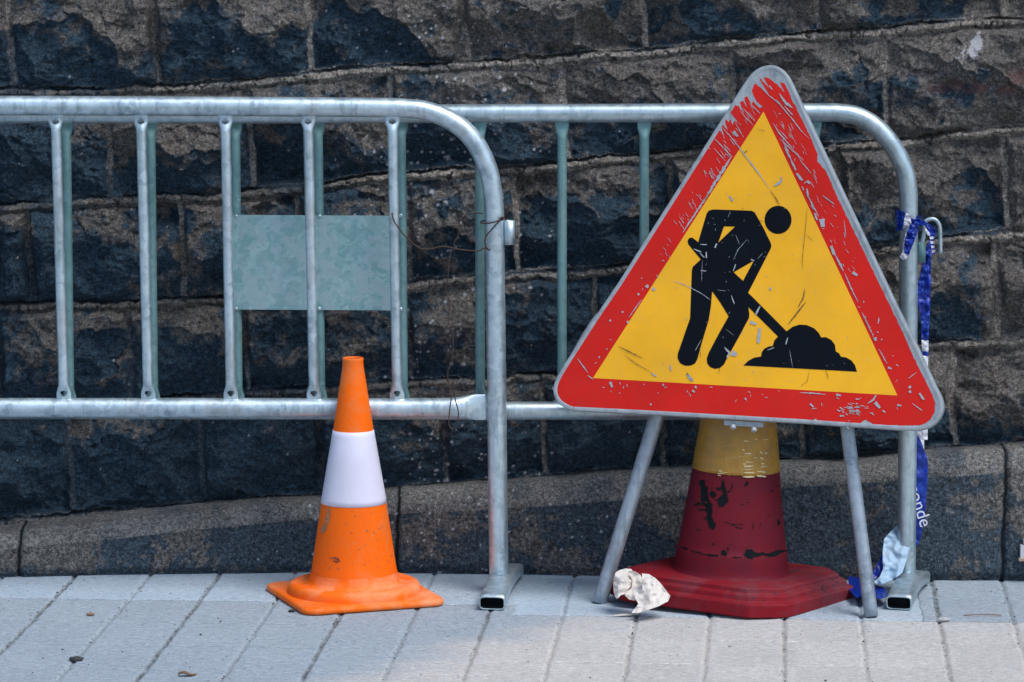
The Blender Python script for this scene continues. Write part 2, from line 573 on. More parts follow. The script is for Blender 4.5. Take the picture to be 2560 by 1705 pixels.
for ci in range(ncourse):
    lo = lines[ci]
    up = lines[ci - 1] if ci else lines[0] + .24
    msk = (Zw >= lo) & (Zw < up)
    if not msk.any(): continue
    # joints of this course
    row = JOINTS[ci - 8] if ci >= 8 else jts[ci]
    jx = [WD(p, 600)[0] for p in row]
    first, last = jx[0], jx[-1]
    while first > -3.6: first -= .36; jx.insert(0, first)
    while last < 3.6: last += .36; jx.append(last)
    jx = np.array(jx)
    lean = (Zw - (lo + up) / 2) * -.06
    q = Xw - lean
    k = np.clip(np.searchsorted(jx, q[msk]) , 1, len(jx) - 1)
    xl, xr = jx[k - 1], jx[k]
    qm = q[msk]
    dv[msk] = np.minimum(qm - xl, xr - qm)
    dh[msk] = np.minimum(Zw[msk] - lo[msk], up[msk] - Zw[msk])
    course_top_dist[msk] = up[msk] - Zw[msk]
    low_d[msk] = Zw[msk] - lo[msk]
    U[msk] = (qm - xl) / (xr - xl) * 2 - 1
    Vv[msk] = (Zw[msk] - lo[msk]) / (up[msk] - lo[msk]) * 2 - 1
    sid[msk] = ci * 37 + k
top_mask = Zw < lines[-1]          # plinth zone (hidden behind the plinth)
dh = np.where(top_mask, .05, dh); dv = np.where(top_mask, .05, dv)
# facets
A = np.full_like(X, 9.0)
for k in range(8):
    a = (h1(sid, k) - .5) * .15
    if k == 0: bq = .045 + .02 * h1(sid, 20); c0 = .048 + .02 * h1(sid, 30); a = a * .5
    elif k == 1: bq = -.022 - .02 * h1(sid, 21); c0 = .050 + .018 * h1(sid, 31); a = a * .5
    elif k == 2: bq = .055 + .03 * h1(sid, 22); c0 = .070 + .02 * h1(sid, 32)
    else: bq = (h1(sid, k + 20) - .5) * .13; c0 = .050 + .045 * h1(sid, k + 30)
    wu = fbm(X + k, Z, 6, 3, 70 + k) * .45
    A = np.minimum(A, c0 + a * (U + wu) + bq * (Vv + wu))
# conchoidal flakes: terraced noise, tilted so that the lower edge of each flake overhangs
tn = fbm(X * .75 + Z * .25, Z * 1.3, 5.5, 5, 80, .52) * 3.4 + h1(sid, 3)
fl = np.floor(tn); fr = tn - fl
terr = fl + sstep(.80, 1.0, fr) + .25 * fr
tn2 = fbm(X * .7 - Z * .3, Z * 1.5, 15, 4, 90, .55) * 3.0
fl2 = np.floor(tn2); fr2 = tn2 - fl2
terr2 = fl2 + sstep(.78, 1.0, fr2) + .2 * fr2
q1x = X + fbm(X, Z, 11, 4, 400) * .045; q1z = Z + fbm(X, Z, 11, 4, 410) * .045
q2x = X + fbm(X, Z, 26, 3, 420) * .018; q2z = Z + fbm(X, Z, 26, 3, 430) * .018
w1, c1 = worley(q1x + q1z * .35, q1z * 1.25, 8.5, 1)
w2, c2 = worley(q1x * .9 - q1z * .3, q1z, 19, 2)
w3, c3 = worley(q2x + q2z * .2, q2z * 1.15, 48, 3)
rock = A * .9 + .006 + w1 * .040 + (c1 - .5) * .012 + w2 * .016 + w3 * .0052 + terr * .007 \
    + fbm(X, Z, 60, 4, 100, .6, True) * .0022 + fbm(X, Z, 150, 2, 110, .6) * .0011
mw = .0105 + .007 * fbm(X, Z, 10, 3, 121)
edge = np.minimum(np.minimum(low_d - .001, course_top_dist - mw), dv * 1.15)
jw = .0045 + .004 * (fbm(X, Z, 12, 3, 120) + .3)
prof = sstep(0, 1, np.clip((edge - jw) / .016, 0, 1)) ** .7
mort_h = np.where(dv * 1.15 < np.minimum(low_d, course_top_dist - mw), .033, .037) + fbm(X, Z, 30, 4, 130) * .006
upper_edge = np.clip(course_top_dist, 0, .03)
hstone = mort_h + (rock - mort_h) * prof
inm = course_top_dist < mw + jw                       # bed of mortar along the top of each course
rec = (low_d < jw + .001) & ~inm                       # shadow gap under the course above
mh = mort_h - .012 * sstep(.55, 1.0, course_top_dist / (mw + jw)) - np.where(rec, .020 * sstep(-.25, .35, fbm(X, Z, 7, 4, 147)), 0)
hstone = mh + (rock - mh) * prof
H = np.where(edge < jw, mh, np.maximum(hstone, -.01))
mort = (1 - sstep(0, .003, edge - jw)) * np.where(rec, .15, 1)
crack = np.abs(fbm(X, Z * .4, 16, 4, 145)) < .02
mort = np.where(crack & inm, 0, mort)
H = np.where(crack & inm, H - .006, H)
vis = sstep(-.35, .25, fbm(X, Z, 2.2, 3, 150) * .8 + (X + .1) * .35 + (Z - .75) * .5)
vj = (dv * 1.15 < np.minimum(low_d, course_top_dist - mw))
nearline = np.argmin(np.stack([np.abs(Zw - l) for l in lines]), 0)
visline = np.full_like(X, .5)
for li, (a_, b_, v_) in {8: (300, 460, 1.0), 9: (690, 790, .95), 10: (900, 960, .75), 11: (900, 1000, .45), 7: (1100, 1500, .9)}.items():
    xa, xb = WD(a_, 600)[0], WD(b_, 600)[0]
    visline = np.where(nearline == li, .12 + v_ * sstep(xa, xb, X), visline)
vis = np.where(vj, vis, visline * (.55 + .45 * sstep(-.35, .1, fbm(X, Z, 9, 4, 156))))
mort = mort * np.where(vj, .10 + .62 * sstep(-.5, .45, (X + .3) * .5 + (Z - .6) * .9 + fbm(X, Z, 6, 4, 155)), .15 + .85 * vis)
brown = (fbm(X, Z, 3.0, 5, 160, .55) * .8 + (h1(sid, 9) - .5) * .35 + (c1 - .5) * .42 + (c2 - .5) * .30 + w2 * .25 - .10
         + Vv * .26 + (X) * .17 + (Z - .75) * .34 + fbm(X, Z, 30, 5, 170, .65) * .45)
brown = sstep(-.08, .16, brown) * (.78 + .22 * fbm(X, Z, 18, 4, 171))
# paint specks
white = np.zeros_like(X)
rs = np.random.RandomState(3)
def speck(px, py, r):
    x, z = WD(px, py)
    i0, i1 = np.searchsorted(xs, [x - r * 1.5, x + r * 1.5]); j0, j1 = np.searchsorted(zs, [z - r * 1.5, z + r * 1.5])
    sub = np.hypot(X[j0:j1, i0:i1] - x, Z[j0:j1, i0:i1] - z)
    white[j0:j1, i0:i1] = np.maximum(white[j0:j1, i0:i1], 1 - sstep(r * .6, r * 1.2, sub))
for k in range(420):
    speck(rs.normal(1010, 130), rs.uniform(0, 1200), rs.uniform(.0016, .0036) * (1.7 if rs.rand() < .08 else 1))
for k in range(160):
    speck(rs.uniform(0, 2354), rs.uniform(0, 1150), rs.uniform(.0010, .0024))
bx, bz = WD(2242, 105)
blob = np.hypot((X - bx) / .017, (Z - bz + (X - bx) * -.9) / .024) + fbm(X, Z, 60, 4, 180) * .8
white = np.maximum(white, 1 - sstep(.85, 1.0, blob))
bx, bz = WD(2215, 122)
sp = np.hypot((X - bx) / .028, (Z - bz) / .03)
white = np.maximum(white, sstep(.30, .5, fbm(X, Z, 170, 3, 190) + .42 - sp * .42) * .8)
red = np.zeros_like(X)
for (px, py, rx, rz_) in ((2158, 208, .022, .012), (2195, 195, .03, .012), (2240, 205, .025, .012), (2335, 178, .02, .018), (2320, 208, .03, .008)):
    bx, bz = WD(px, py)
    red = np.maximum(red, sstep(.1, .6, 1 - np.hypot((X - bx) / rx, (Z - bz) / rz_) * .6 + fbm(X, Z, 50, 4, 200)) * .5)
Yw = wall_y(X) + .062 - H
wall = empty('stone_wall', (0, .3, 0), 'dark rock-faced stone wall with sloping mortar courses and white paint specks', 'wall')
Pts = np.stack([X, Yw - .3, Z], -1).reshape(-1, 3)
grid_mesh('masonry', Pts, len(xs), len(zs), M['wall'], {'brown': brown, 'mortar': mort, 'white': white, 'redpaint': red}, wall)

# plinth: a bevelled kerb course below the wall, its top line rising to the right
def plinth_mat():
    m, t, b = newmat('plinth_stone')
    v = coords(t)
    f1 = nz(t, v, 6, 9, .7); f2 = nz(t, v, 130, 5, .75); f3 = nz(t, v, 300, 3, .7)
    c = mix(t, ramp(t, f2, .3, .75), (.030, .052, .074), (.090, .118, .145))
    br = mix(t, ramp(t, f2, .3, .7), (.10, .09, .08), (.27, .235, .205))
    c = mix(t, attr(t, 'brown'), c, br)
    c = mix(t, mul(t, attr(t, 'pale'), ramp(t, f1, .3, .6)), c, (.26, .25, .235))
    c = mix(t, mul(t, ramp(t, f3, .62, .72), .5), c, (.22, .22, .23))
    c = grain(t, c, v, 130, 320, .55, 1.5)
    c = mix(t, attr(t, 'mortar'), c, (.008, .014, .02))
    c = mix(t, attr(t, 'white'), c, (.7, .7, .74))
    t.links.new(c, b.inputs['Base Color'])
    b.inputs['Roughness'].default_value = .88
    b.inputs['Specular IOR Level'].default_value = .3
    bump(t, b, mul(t, f2, nz(t, v, 30, 8, .7), 'ADD'), 1.0, .010)
    return m
M['plinth'] = plinth_mat()
pxs = axis(-3.2, 3.2, -1.2, 1.2, .003, 1.1, .012)
topz = line_z(LINES[-1], pxs)
topz = topz + fbm(pxs, pxs * 0, 6, 3, 5) * .004
bev = line_z([(0, 1255), (80, 1243), (291, 1228), (451, 1213), (727, 1193), (1003, 1178), (1177, 1170), (1500, 1142), (1829, 1113), (2130, 1093), (2354, 1078)], pxs)
fy = np.interp(pxs, blx, bly)
nrow_f, nrow_b = 70, 22
rows = []
for k in range(nrow_f + 1):
    t_ = k / nrow_f
    rows.append((fy + .004 * t_, -.02 + (bev + .018 + .02 - .004) * t_))
for k in range(1, nrow_b + 1):
    t_ = k / nrow_b
    e = t_
    rows.append((fy + .004 + .035 * e ** 1.2, bev + .014 + (topz - bev - .014) * (1 - (1 - e) ** 1.6)))
rows.append((fy + .11, topz + .004))
PX = np.tile(pxs, (len(rows), 1)); PY = np.array([r[0] for r in rows]); PZ = np.array([r[1] for r in rows])
jm = np.zeros_like(PX)
for px in (62, 915, 1705, 2300, -700, 3100):
    x0, _ = WD(px, 1200)
    dd = np.abs(PX - x0 - fbm(PZ, PX * 0, 15, 3, int(px) % 91) * .006 - (PZ - .1) * .02)
    jm = np.maximum(jm, 1 - sstep(.002, .006, dd))
    PY = PY + .010 * np.exp(-(dd / .007) ** 2)
PY = PY - fbm(PX, PZ, 8, 5, 210) * .007 - fbm(PX, PZ, 40, 4, 215, .6) * .003
PY += .02 * (1 - sstep(.0, .022, PZ)) * .6           # small shadow gap at the foot
pb = sstep(-.02, .14, fbm(PX, PZ * 1.3, 4, 6, 220, .6) + fbm(PX, PZ, 40, 4, 222) * .35 - .06)
bevmask = np.zeros_like(PX); bevmask[nrow_f - 2:, :] = 1
pale = bevmask * sstep(-.3, .1, fbm(PX, PZ, 5, 5, 230) + .25)
pb = np.where(bevmask > 0, np.maximum(pb, .25), pb) * .7
pw = np.zeros_like(PX)
for k in range(90):
    x0, z0 = WD(rs.normal(1060, 230), rs.uniform(1120, 1320)); r0 = rs.uniform(.0015, .0035)
    pw = np.maximum(pw, (1 - sstep(r0 * .5, r0 * 1.3, np.hypot(PX - x0, PZ - z0))) * .9)
grid_mesh('plinth', np.stack([PX, PY - .3, PZ], -1).reshape(-1, 3), len(pxs), len(rows), M['plinth'],
          {'brown': pb, 'pale': pale, 'mortar': jm, 'white': pw}, wall)

# ------------------------------------------------------------------ pavement
def pave_mat():
    m, t, b = newmat('ribbed_cement_paving')
    v = coords(t)
    vs = coords(t, (38, 150, 1))
    rib = nz(t, vs, 1, 7, .75, .5)
    f1 = nz(t, v, 5, 8, .65); f2 = nz(t, v, 260, 4, .7)
    c = mix(t, ramp(t, f1, .3, .7), (.33, .43, .52), (.43, .53, .62))
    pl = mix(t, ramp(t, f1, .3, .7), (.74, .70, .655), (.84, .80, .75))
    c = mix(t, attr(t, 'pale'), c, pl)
    c = mix(t, mul(t, attr(t, 'tone'), .35), c, mix(t, 1.0, c, (.80, .80, .81), 'MULTIPLY'))
    c = mix(t, mul(t, ramp(t, nz(t, v, 2.2, 9, .7, .6), .52, .72), .35), c, mix(t, 1.0, c, (.76, .75, .72), 'MULTIPLY'))
    k = mul(t, mul(t, attr(t, 'ribbed'), .6), mul(t, 1.0, mul(t, attr(t, 'pale'), .7), 'SUBTRACT'))
    c = mix(t, mul(t, ramp(t, rib, .58, .72), k), c, (.24, .30, .36))
    c = mix(t, mul(t, ramp(t, rib, .46, .34), k), c, (.50, .56, .61))
    c = mix(t, mul(t, ramp(t, f2, .53, .66), .6), c, (.66, .69, .72))
    c = mix(t, mul(t, ramp(t, nz(t, v, 95, 8, .8), .60, .70), .5), c, (.20, .25, .30))
    c = grain(t, c, coords(t, (.7, 2.2, 1)), 90, 260, .86, 1.25)
    jc = mix(t, attr(t, 'pale'), (.085, .095, .10), (.62, .59, .56))
    jc = mix(t, ramp(t, nz(t, v, 120, 5, .8), .45, .6), jc, (.34, .36, .37))
    c = mix(t, attr(t, 'joint'), c, jc)
    t.links.new(c, b.inputs['Base Color'])
    b.inputs['Roughness'].default_value = .85
    b.inputs['Specular IOR Level'].default_value = .3
    h = mul(t, mul(t, rib, attr(t, 'ribbed')), mul(t, f2, .3), 'ADD')
    bump(t, b, h, 1.0, .010)
    return m
M['pave'] = pave_mat()
gx = np.concatenate([[-70, -30, -12, -6], axis(-3.5, 3.5, -1.25, 1.25, .0035, 1.1, .012), [6, 12, 30, 70]])
gy = axis(-2.6, 1.2, -1.15, .30, .0035, 1.1, .012)
gy = gy[gy > -2.75]
GX, GY = np.meshgrid(gx, gy)
TY = math.tan(math.radians(4.2))
wob = fbm(GX, GY, 12, 3, 300) * .004 + fbm(GX, GY, 70, 2, 301) * .0015
S_ = GX - TY * GY + wob
R_ = GY + TY * GX + wob
majors, minors = [], []
allj = [70, 250, 420, 600, 772, 944, 1116, 1288, 1460, 1630, 1802, 1980, 2160, 2330]
sj = [GD(p, 1430) for p in allj]; sj = [p.x - TY * p.y for p in sj]
st = .163
while sj[0] > -6: sj.insert(0, sj[0] - st)
while sj[-1] < 6: sj.append(sj[-1] + st)
dj = np.full_like(GX, 9.0); maj = np.zeros_like(GX)
for i, s in enumerate(sj):
    d_ = np.abs(S_ - s)
    nearer = d_ < dj
    maj = np.where(nearer, i % 2, maj); dj = np.minimum(dj, d_)
rightside = S_ > sj[-1] * 0 + .02
dr = np.full_like(GX, 9.0)
for k in range(0, 30):
    dr = np.where(rightside, np.minimum(dr, np.abs(R_ + .233 + .235 * k)), dr)
for k in range(0, 26):
    dr = np.where(~rightside, np.minimum(dr, np.abs(R_ + .131 + .235 * k) + (.0008 if k else 0)), dr)
depthfac = sstep(-1.6, -.1, GY)
jm_ = np.maximum((1 - sstep(.0022 + .001 * maj, .0048 + .0015 * maj, dj)) * (.45 + .5 * maj), (1 - sstep(.0012, .0035, dr)) * .85)
jm_ = jm_ * (.55 + .45 * sstep(-.3, .3, fbm(GX, GY, 25, 3, 305)))
GZ = -.0045 * (1 - sstep(.002, .007, dj)) - .0025 * (1 - sstep(.001, .004, dr))
first_row = np.where(rightside, R_ > -.233, R_ > -.131)
ribbed = np.where(first_row & (S_ < .9), .25, 1.0)
GZ = GZ + fbm(GX, GY * 3, 20, 4, 310) * .0012 * ribbed + fbm(GX, GY, 2, 2, 320) * .002
tid = np.floor((S_ - sj[0]) / st) + 31 * np.floor(np.where(rightside, (R_ + .233) / .235, (R_ + .131) / .235))
tilt = h1(tid, 5) - .5
GZ = GZ + tilt * .0012
# paler tiles towards the front right
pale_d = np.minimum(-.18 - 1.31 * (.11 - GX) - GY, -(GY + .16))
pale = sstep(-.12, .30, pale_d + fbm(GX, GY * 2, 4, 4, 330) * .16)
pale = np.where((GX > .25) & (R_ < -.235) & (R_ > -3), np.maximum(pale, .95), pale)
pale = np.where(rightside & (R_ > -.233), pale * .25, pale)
GZ[GY > .29] -= .002
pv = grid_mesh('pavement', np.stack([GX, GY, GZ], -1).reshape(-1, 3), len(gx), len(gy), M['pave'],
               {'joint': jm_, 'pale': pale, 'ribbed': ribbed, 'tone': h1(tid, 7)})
tag(pv, 'ribbed cement paving slabs with slanting joints in front of the wall', 'pavement', kind='structure')

# kerb, and an unseen dark carriageway added to darken reflections in the steel
def asphalt():
    m, t, b = newmat('asphalt')
    v = coords(t)
    c = mix(t, ramp(t, nz(t, v, 300, 4, .7), .4, .7), (.035, .037, .04), (.085, .088, .09))
    c = mix(t, ramp(t, nz(t, v, .8, 6, .6), .4, .7), c, mix(t, 1.0, c, (.75, .75, .76), 'MULTIPLY'))
    t.links.new(c, b.inputs['Base Color']); b.inputs['Roughness'].default_value = .85
    bump(t, b, nz(t, v, 300, 4, .7), .6, .01)
    return m
M['asphalt'] = asphalt()
ye = float(gy[0])
o = make('road', [(-70, -70, -.13), (70, -70, -.13), (70, ye - .16, -.13), (-70, ye - .16, -.13)], [(0, 1, 2, 3)], M['asphalt'], None, False)
tag(o, 'unseen dark asphalt road added beyond the kerb', 'road', kind='structure')
M['kerb'] = paint('granite_kerb', (.30, .31, .32), (.14, .14, .15), .5, .8, 30)
kb = MB()
for k in range(-30, 30):
    kb.add(box((k * 1.0 + .5, ye - .08, -.065), (.994, .156, .134)))
o = kb.make('kerb', M['kerb'], None, False)
tag(o, 'grey kerb stones along the pavement edge', 'kerb', kind='structure')

# ------------------------------------------------------------------ barriers
def bar_geo(p0, p1, r, wide=1.45, holes=True, seg=32):
    """a round bar whose two ends are pressed flat and pierced"""
    p0, p1 = Vector(p0), Vector(p1)
    L = (p1 - p0).length
    ts = []
    z = 0
    while z < .040: ts.append(z); z += .0012 if holes else .004
    while z < L - .040: ts.append(z); z += .02
    z = L - .040
    while z <= L: ts.append(z); z += .0012 if holes else .004
    ts.append(L)
    ts = sorted(set(round(q, 5) for q in ts))
    pts, ra, rb = [], [], []
    for q in ts:
        e = min(q, L - q)
        f = 1 - min(1, max(0, (e - .010) / .026)); f = f * f * (3 - 2 * f)
        pts.append(p0 + (p1 - p0) * (q / L)); ra.append(r * (1 + (wide - 1) * f)); rb.append(r * (1 - .62 * f))
    V, Fc = sweep(pts, ra, rb, up=(0, 1, 0), seg=seg)
    if holes:
        ax = (p1 - p0).normalized()
        keep = []
        for f in Fc:
            if len(f) != 4: keep.append(f); continue
            c = sum((V[i] for i in f), Vector()) / 4
            along = (c - p0).dot(ax)
            lat = c.x - (p0.x + (p1.x - p0.x) * along / L)
            rem = False
            for q0 in (.013, L - .013):
                k = along - q0
                wdt = .0070 * (1 - .25 * max(-1, min(1, -k / .006 if q0 < .1 else k / .006)))
                if (lat / wdt) ** 2 + (k / .0070) ** 2 < 1: rem = True
            if not rem: keep.append(f)
        Fc = keep
    return V, Fc

def foot_geo(front, rear, wd, ht, raise_mid=.014):
    front, rear = Vector(front), Vector(rear)
    pts = []
    n = 16
    for i in range(n + 1):
        t = i / n
        p = front.lerp(rear, t); p.z = ht / 2 + .0015 + raise_mid * math.sin(math.pi * t) ** .8
        pts.append(p)
    V, Fc = sweep(pts, wd / 2, ht / 2, up=(0, 0, 1), seg=28, sq=.38, hollow=.0026)
    o = 17 * 28
    Fc.append(tuple(o + 28 * 1 + j for j in range(28))); Fc.append(tuple(o + 28 * 15 + j for j in range(28)))
    return V, Fc

def mkfoot(a, c, wd, ht, m, par):
    V, Fc = foot_geo(a, c, wd, ht)
    o = make('foot', V, Fc, [m, M['scuff_shade']], par, True)
    for p in o.data.polygons:                 # tube inside and added end plugs blackened to stand for shade
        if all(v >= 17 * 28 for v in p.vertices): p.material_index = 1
    return o

# --- the near barrier
nb = empty('crowd_barrier', (D(1146, 1363).x, 0, 0), 'bright galvanised crowd barrier in front, its rounded end between the two cones', 'barrier', 'steel crowd barriers')
LX = D(1137, 500).x - 2.2
path = [(LX + .13, 0, D(0, 242).z)] + [tuple(D(x, v)) for x, v in ((-200, 242), (0, 242.5), (300, 243.5), (600, 245), (860, 247), (925, 248.5))]
bend = [(975, 254), (1025, 271), (1068, 300), (1100, 340), (1122, 390), (1132, 440), (1136.5, 490)]
post = [(1138, 600), (1140, 760), (1142, 900), (1144, 1100), (1147, 1330)]
pp = [Vector(p) for p in path] + [D(*q) for q in bend] + [D(*q) for q in post]
lft = [Vector((LX, 0, .05)), Vector((LX, 0, .5)), Vector((LX, 0, pp[0].z - .14)), Vector((LX + .035, 0, pp[0].z - .05)), Vector((LX + .08, 0, pp[0].z - .012))]
cl = catmull(lft + pp, 8)
b = MB().add(sweep(cl, .0213, seg=40)); b.make('frame', M['galv'], nb)
# lower rail: pressed flat and wider where it meets the post
lr = []; ra = []; rb = []
for x, v, a, c in ((-1130, 937, .0213, .0213), (0, 937, .0213, .0213), (500, 937, .0213, .0213), (900, 937.5, .0213, .0213), (1000, 937, .0213, .0213),
                   (1040, 937, .0220, .0205), (1065, 936.5, .0240, .016), (1082, 936, .0275, .009), (1092, 936, .0285, .005), (1118, 936, .0288, .0045)):
    lr.append(D(x, v)); ra.append(a); rb.append(c)
ex = []; era = []; erb = []
for i in range(len(lr) - 1):
    for k in range(4):
        t = k / 4; ex.append(lr[i].lerp(lr[i + 1], t)); era.append(ra[i] * (1 - t) + ra[i + 1] * t); erb.append(rb[i] * (1 - t) + rb[i + 1] * t)
ex.append(lr[-1]); era.append(ra[-1]); erb.append(rb[-1])
ex = [e for e in ex if e.x > LX + .01]; era = era[-len(ex):]; erb = erb[-len(ex):]
MB().add(sweep(ex, era, erb, up=(0, 1, 0), seg=40)).make('lower_rail', M['galv'], nb)
tops = [128, 324, 518, 708, 902]; bots = [147, 341, 531, 722, 913]
for k in range(1, 6):
    tops.insert(0, 128 - 195 * k); bots.insert(0, 147 - 193 * k)
for tx, bx_ in zip(tops, bots):
    a, c = D(tx, 264, -.004), D(bx_, 918, -.004)
    if a.x < LX + .06: continue
    MB().add(bar_geo(a, c, .0112)).make('bar', M['galv'], nb)
# hinge sleeve on the post
hs = MB().add(sweep([D(1171, 507, -.004), D(1172, 562, -.004)], .0122, seg=28, hollow=.0025))
hs.add(box(D(1160, 520, 0), (.012, .006, .02))); hs.add(box(D(1160, 550, 0), (.012, .006, .02)))
hs.make('hinge_sleeve', M['galv'], nb)
f0, r0 = GD(1131, 1404), GD(1176, 1326)
mkfoot(f0, r0, .056, .030, M['galv'], nb)
mkfoot((LX - .02, f0.y, 0), (LX + .02, r0.y, 0), .056, .030, M['galv'], nb)

# --- the barrier behind it
def by(x): return .062 - .05 * x
def DB(px, v, off=0.0):
    n = Vector((.05, 1, 0)).normalized()
    return plane_hit(px * 1.0875, v * 1.0875, Vector((0, .062 + off, 0)), n)
bb = empty('crowd_barrier', (DB(2084, 1363).x, by(DB(2084, 1363).x), 0), 'dull greenish crowd barrier standing behind, nearer the wall, carrying the zinc plate', 'barrier', 'steel crowd barriers')
LB = DB(2088, 500).x - 2.22
pts = [DB(x, v) for x, v in ((-150, 263), (0, 263), (400, 263), (800, 262), (1200, 260.5), (1600, 259.5), (1880, 258.5), (1927, 259.5), (1968, 266), (2012, 290), (2053, 337), (2078, 387), (2087, 430), (2088.5, 500), (2088, 700), (2086, 1000), (2083.5, 1338))]
lft = [Vector((LB, by(LB), .05)), Vector((LB, by(LB), .5)), Vector((LB, by(LB), pts[0].z - .16)), Vector((LB + .03, by(LB), pts[0].z - .06)), Vector((LB + .09, by(LB), pts[0].z - .01))]
pts = [p for p in pts if p.x > LB + .12]
MB().add(sweep(catmull(lft + pts, 8), .0205, seg=40)).make('frame', M['galv_old'], bb)
MB().add(sweep([Vector((LB + .01, by(LB), DB(0, 944).z)), DB(1160, 944), DB(2083, 944)], .0205, seg=40)).make('lower_rail', M['galv_old'], bb)
bbx = [(-38, -24), (152, 160), (346, 353), (541, 547), (731, 737), (922, 927), (1103, 1104), (1292, 1292), (1481, 1481), (1673, 1672), (1873, 1871)]
for i, (tx, bx_) in enumerate(bbx):
    MB().add(bar_geo(DB(tx, 279), DB(bx_, 927), .0106, holes=False)).make('bar', M['galv_bar'], bb)
# zinc plate with rivets
a, c = DB(535, 494, -.013), DB(915, 713.5, -.013)
yaw = -math.atan(.05)
pc = (a + c) / 2
pl = MB().add(box(pc, (abs(c.x - a.x), .0022, abs(a.z - c.z)), yaw)).make('plate', M['plate'], bb, smooth=False)
def rivet(p, r=.0042):
    prof = [(r * math.cos(q), r * .6 * math.sin(q)) for q in [i * math.pi / 2 / 6 for i in range(7)]]
    V = []; Fc = []
    seg = 16
    for rr, zz in prof:
        for j in range(seg):
            th = 2 * math.pi * j / seg
            V.append(Vector((p.x + rr * math.cos(th), p.y - zz, p.z + rr * math.sin(th))))
    for i in range(len(prof) - 1):
        for j in range(seg):
            a0 = i * seg + j; a1 = i * seg + (j + 1) % seg
            Fc.append((a0, a1, a1 + seg, a0 + seg))
    return V, Fc
for x, v in ((543, 497), (735, 497), (543, 710), (734, 710)):
    MB().add(rivet(DB(x, v, -.0143))).make('rivet', M['galv_old'], pl)
for x, v in ((921, 496), (921, 711)):
    MB().add(rivet(DB(x, v, -.011), .005)).make('rivet', M['galv_old'], bb)
# hook on the far post, with the short sleeve that carries it
hk = catmull([DB(2126, 525), DB(2127, 512), DB(2134, 505), DB(2147, 504), DB(2157, 513), DB(2161, 530), DB(2162, 583)], 8)
hp = [DB(2119, 600), DB(2120, 560)] + hk
MB().add(sweep(hp, .0048, seg=16)).make('hook', M['galv_old'], bb)
MB().add(sweep([DB(2119, 556), DB(2119, 603)], .0085, seg=20)).make('hinge_sleeve', M['galv_bar'], bb)
f1, r1 = GD(2066, 1404), GD(2110, 1344)
mkfoot(f1, r1, .055, .031, M['galv_old'], bb)
mkfoot((LB, f1.y + .1, 0), (LB, r1.y + .1, 0), .055, .031, M['galv_old'], bb)

# ------------------------------------------------------------------ small orange cone
CYo = -.05
oc0 = GD(815, 1374)
oc0 = Vector((D(814.5, 1374, CYo).x, CYo, 0))
oc = empty('traffic_cone', oc0, 'small orange traffic cone with one white reflective band, on a square base', 'traffic cone')
def oz(v): return D(814, v, CYo).z
sc_ = 1 / 1052.0
prof = [(0.0985, .040), (.0958, .052), (.0925, oz(1300)), (74.5 * sc_, oz(1150)), (46.3 * sc_, oz(986)), (30.2 * sc_, oz(879)), (25.0 * sc_, oz(846)),
        (23.8 * sc_, oz(832)), (24.3 * sc_, oz(826)), (23.8 * sc_, oz(822.5)), (21.8 * sc_, oz(822)), (21.0 * sc_, oz(826)), (21.2 * sc_, oz(850)), (26 * sc_, oz(879)), (42 * sc_, oz(986)), (70 * sc_, oz(1150))]
dense = []
for (r0_, z0_), (r1_, z1_) in zip(prof[:-1], prof[1:]):
    k = max(1, int(abs(z1_ - z0_) / .012))
    for q in range(k): dense.append((r0_ + (r1_ - r0_) * q / k, z0_ + (z1_ - z0_) * q / k))
dense.append(prof[-1])
MB().add(lathe(dense, 72, oc0)).make('body', M['orange'], oc)
z1_, z2_ = oz(1154), oz(988)
def rad(z):
    zz = [q[1] for q in prof[:6]]; rr = [q[0] for q in prof[:6]]
    return float(np.interp(z, zz, rr))
bp = [(rad(z1_) - .0002, z1_ - .0004)] + [(rad(z1_ + (z2_ - z1_) * q / 14) + .0009, z1_ + (z2_ - z1_) * q / 14) for q in range(15)] + [(rad(z2_) - .0002, z2_ + .0004)]
MB().add(lathe(bp, 72, oc0)).make('reflective_band', M['band'], oc)
M['grime'] = paint('grey_grime', (.34, .15, .075), (.62, .26, .12), .8, .7, 30)
M['tyre'] = paint('dark_grime', (.13, .05, .03), (.4, .12, .05), .7, .8, 40)
# base: rounded square flange with a raised ring moulded on it
def rsquare(half, rad_, ang, n=10):
    pts = []
    for q in range(4):
        ca = ang + q * math.pi / 2
        cx, cy = (half - rad_), (half - rad_)
        for i in range(n + 1):
            th = i / n * math.pi / 2
            x, y = cx + rad_ * math.cos(th), cy + rad_ * math.sin(th)
            pts.append((x * math.cos(ca) - y * math.sin(ca), x * math.sin(ca) + y * math.cos(ca)))
    return pts
def loft_base(c, outlines, fillr, profile_after):
    V, Fc = [], []
    n = len(outlines[0][0])
    for pts_, z in outlines:
        for x, y in pts_: V.append(Vector((c[0] + x, c[1] + y, c[2] + z)))
    for i in range(len(outlines) - 1):
        for j in range(n):
            a0 = i * n + j; a1 = i * n + (j + 1) % n
            Fc.append((a0, a1, a1 + n, a0 + n))
    base = (len(outlines) - 1) * n
    last = outlines[-1][0]
    for r, z in profile_after:
        for x, y in last:
            l = math.hypot(x, y); V.append(Vector((c[0] + x / l * r, c[1] + y / l * r, c[2] + z)))
    for i in range(len(profile_after)):
        for j in range(n):
            a0 = base + i * n + j; a1 = base + i * n + (j + 1) % n
            Fc.append((a0, a1, a1 + n, a0 + n))
    return V, Fc
ang = math.radians(20)
hs_ = .162
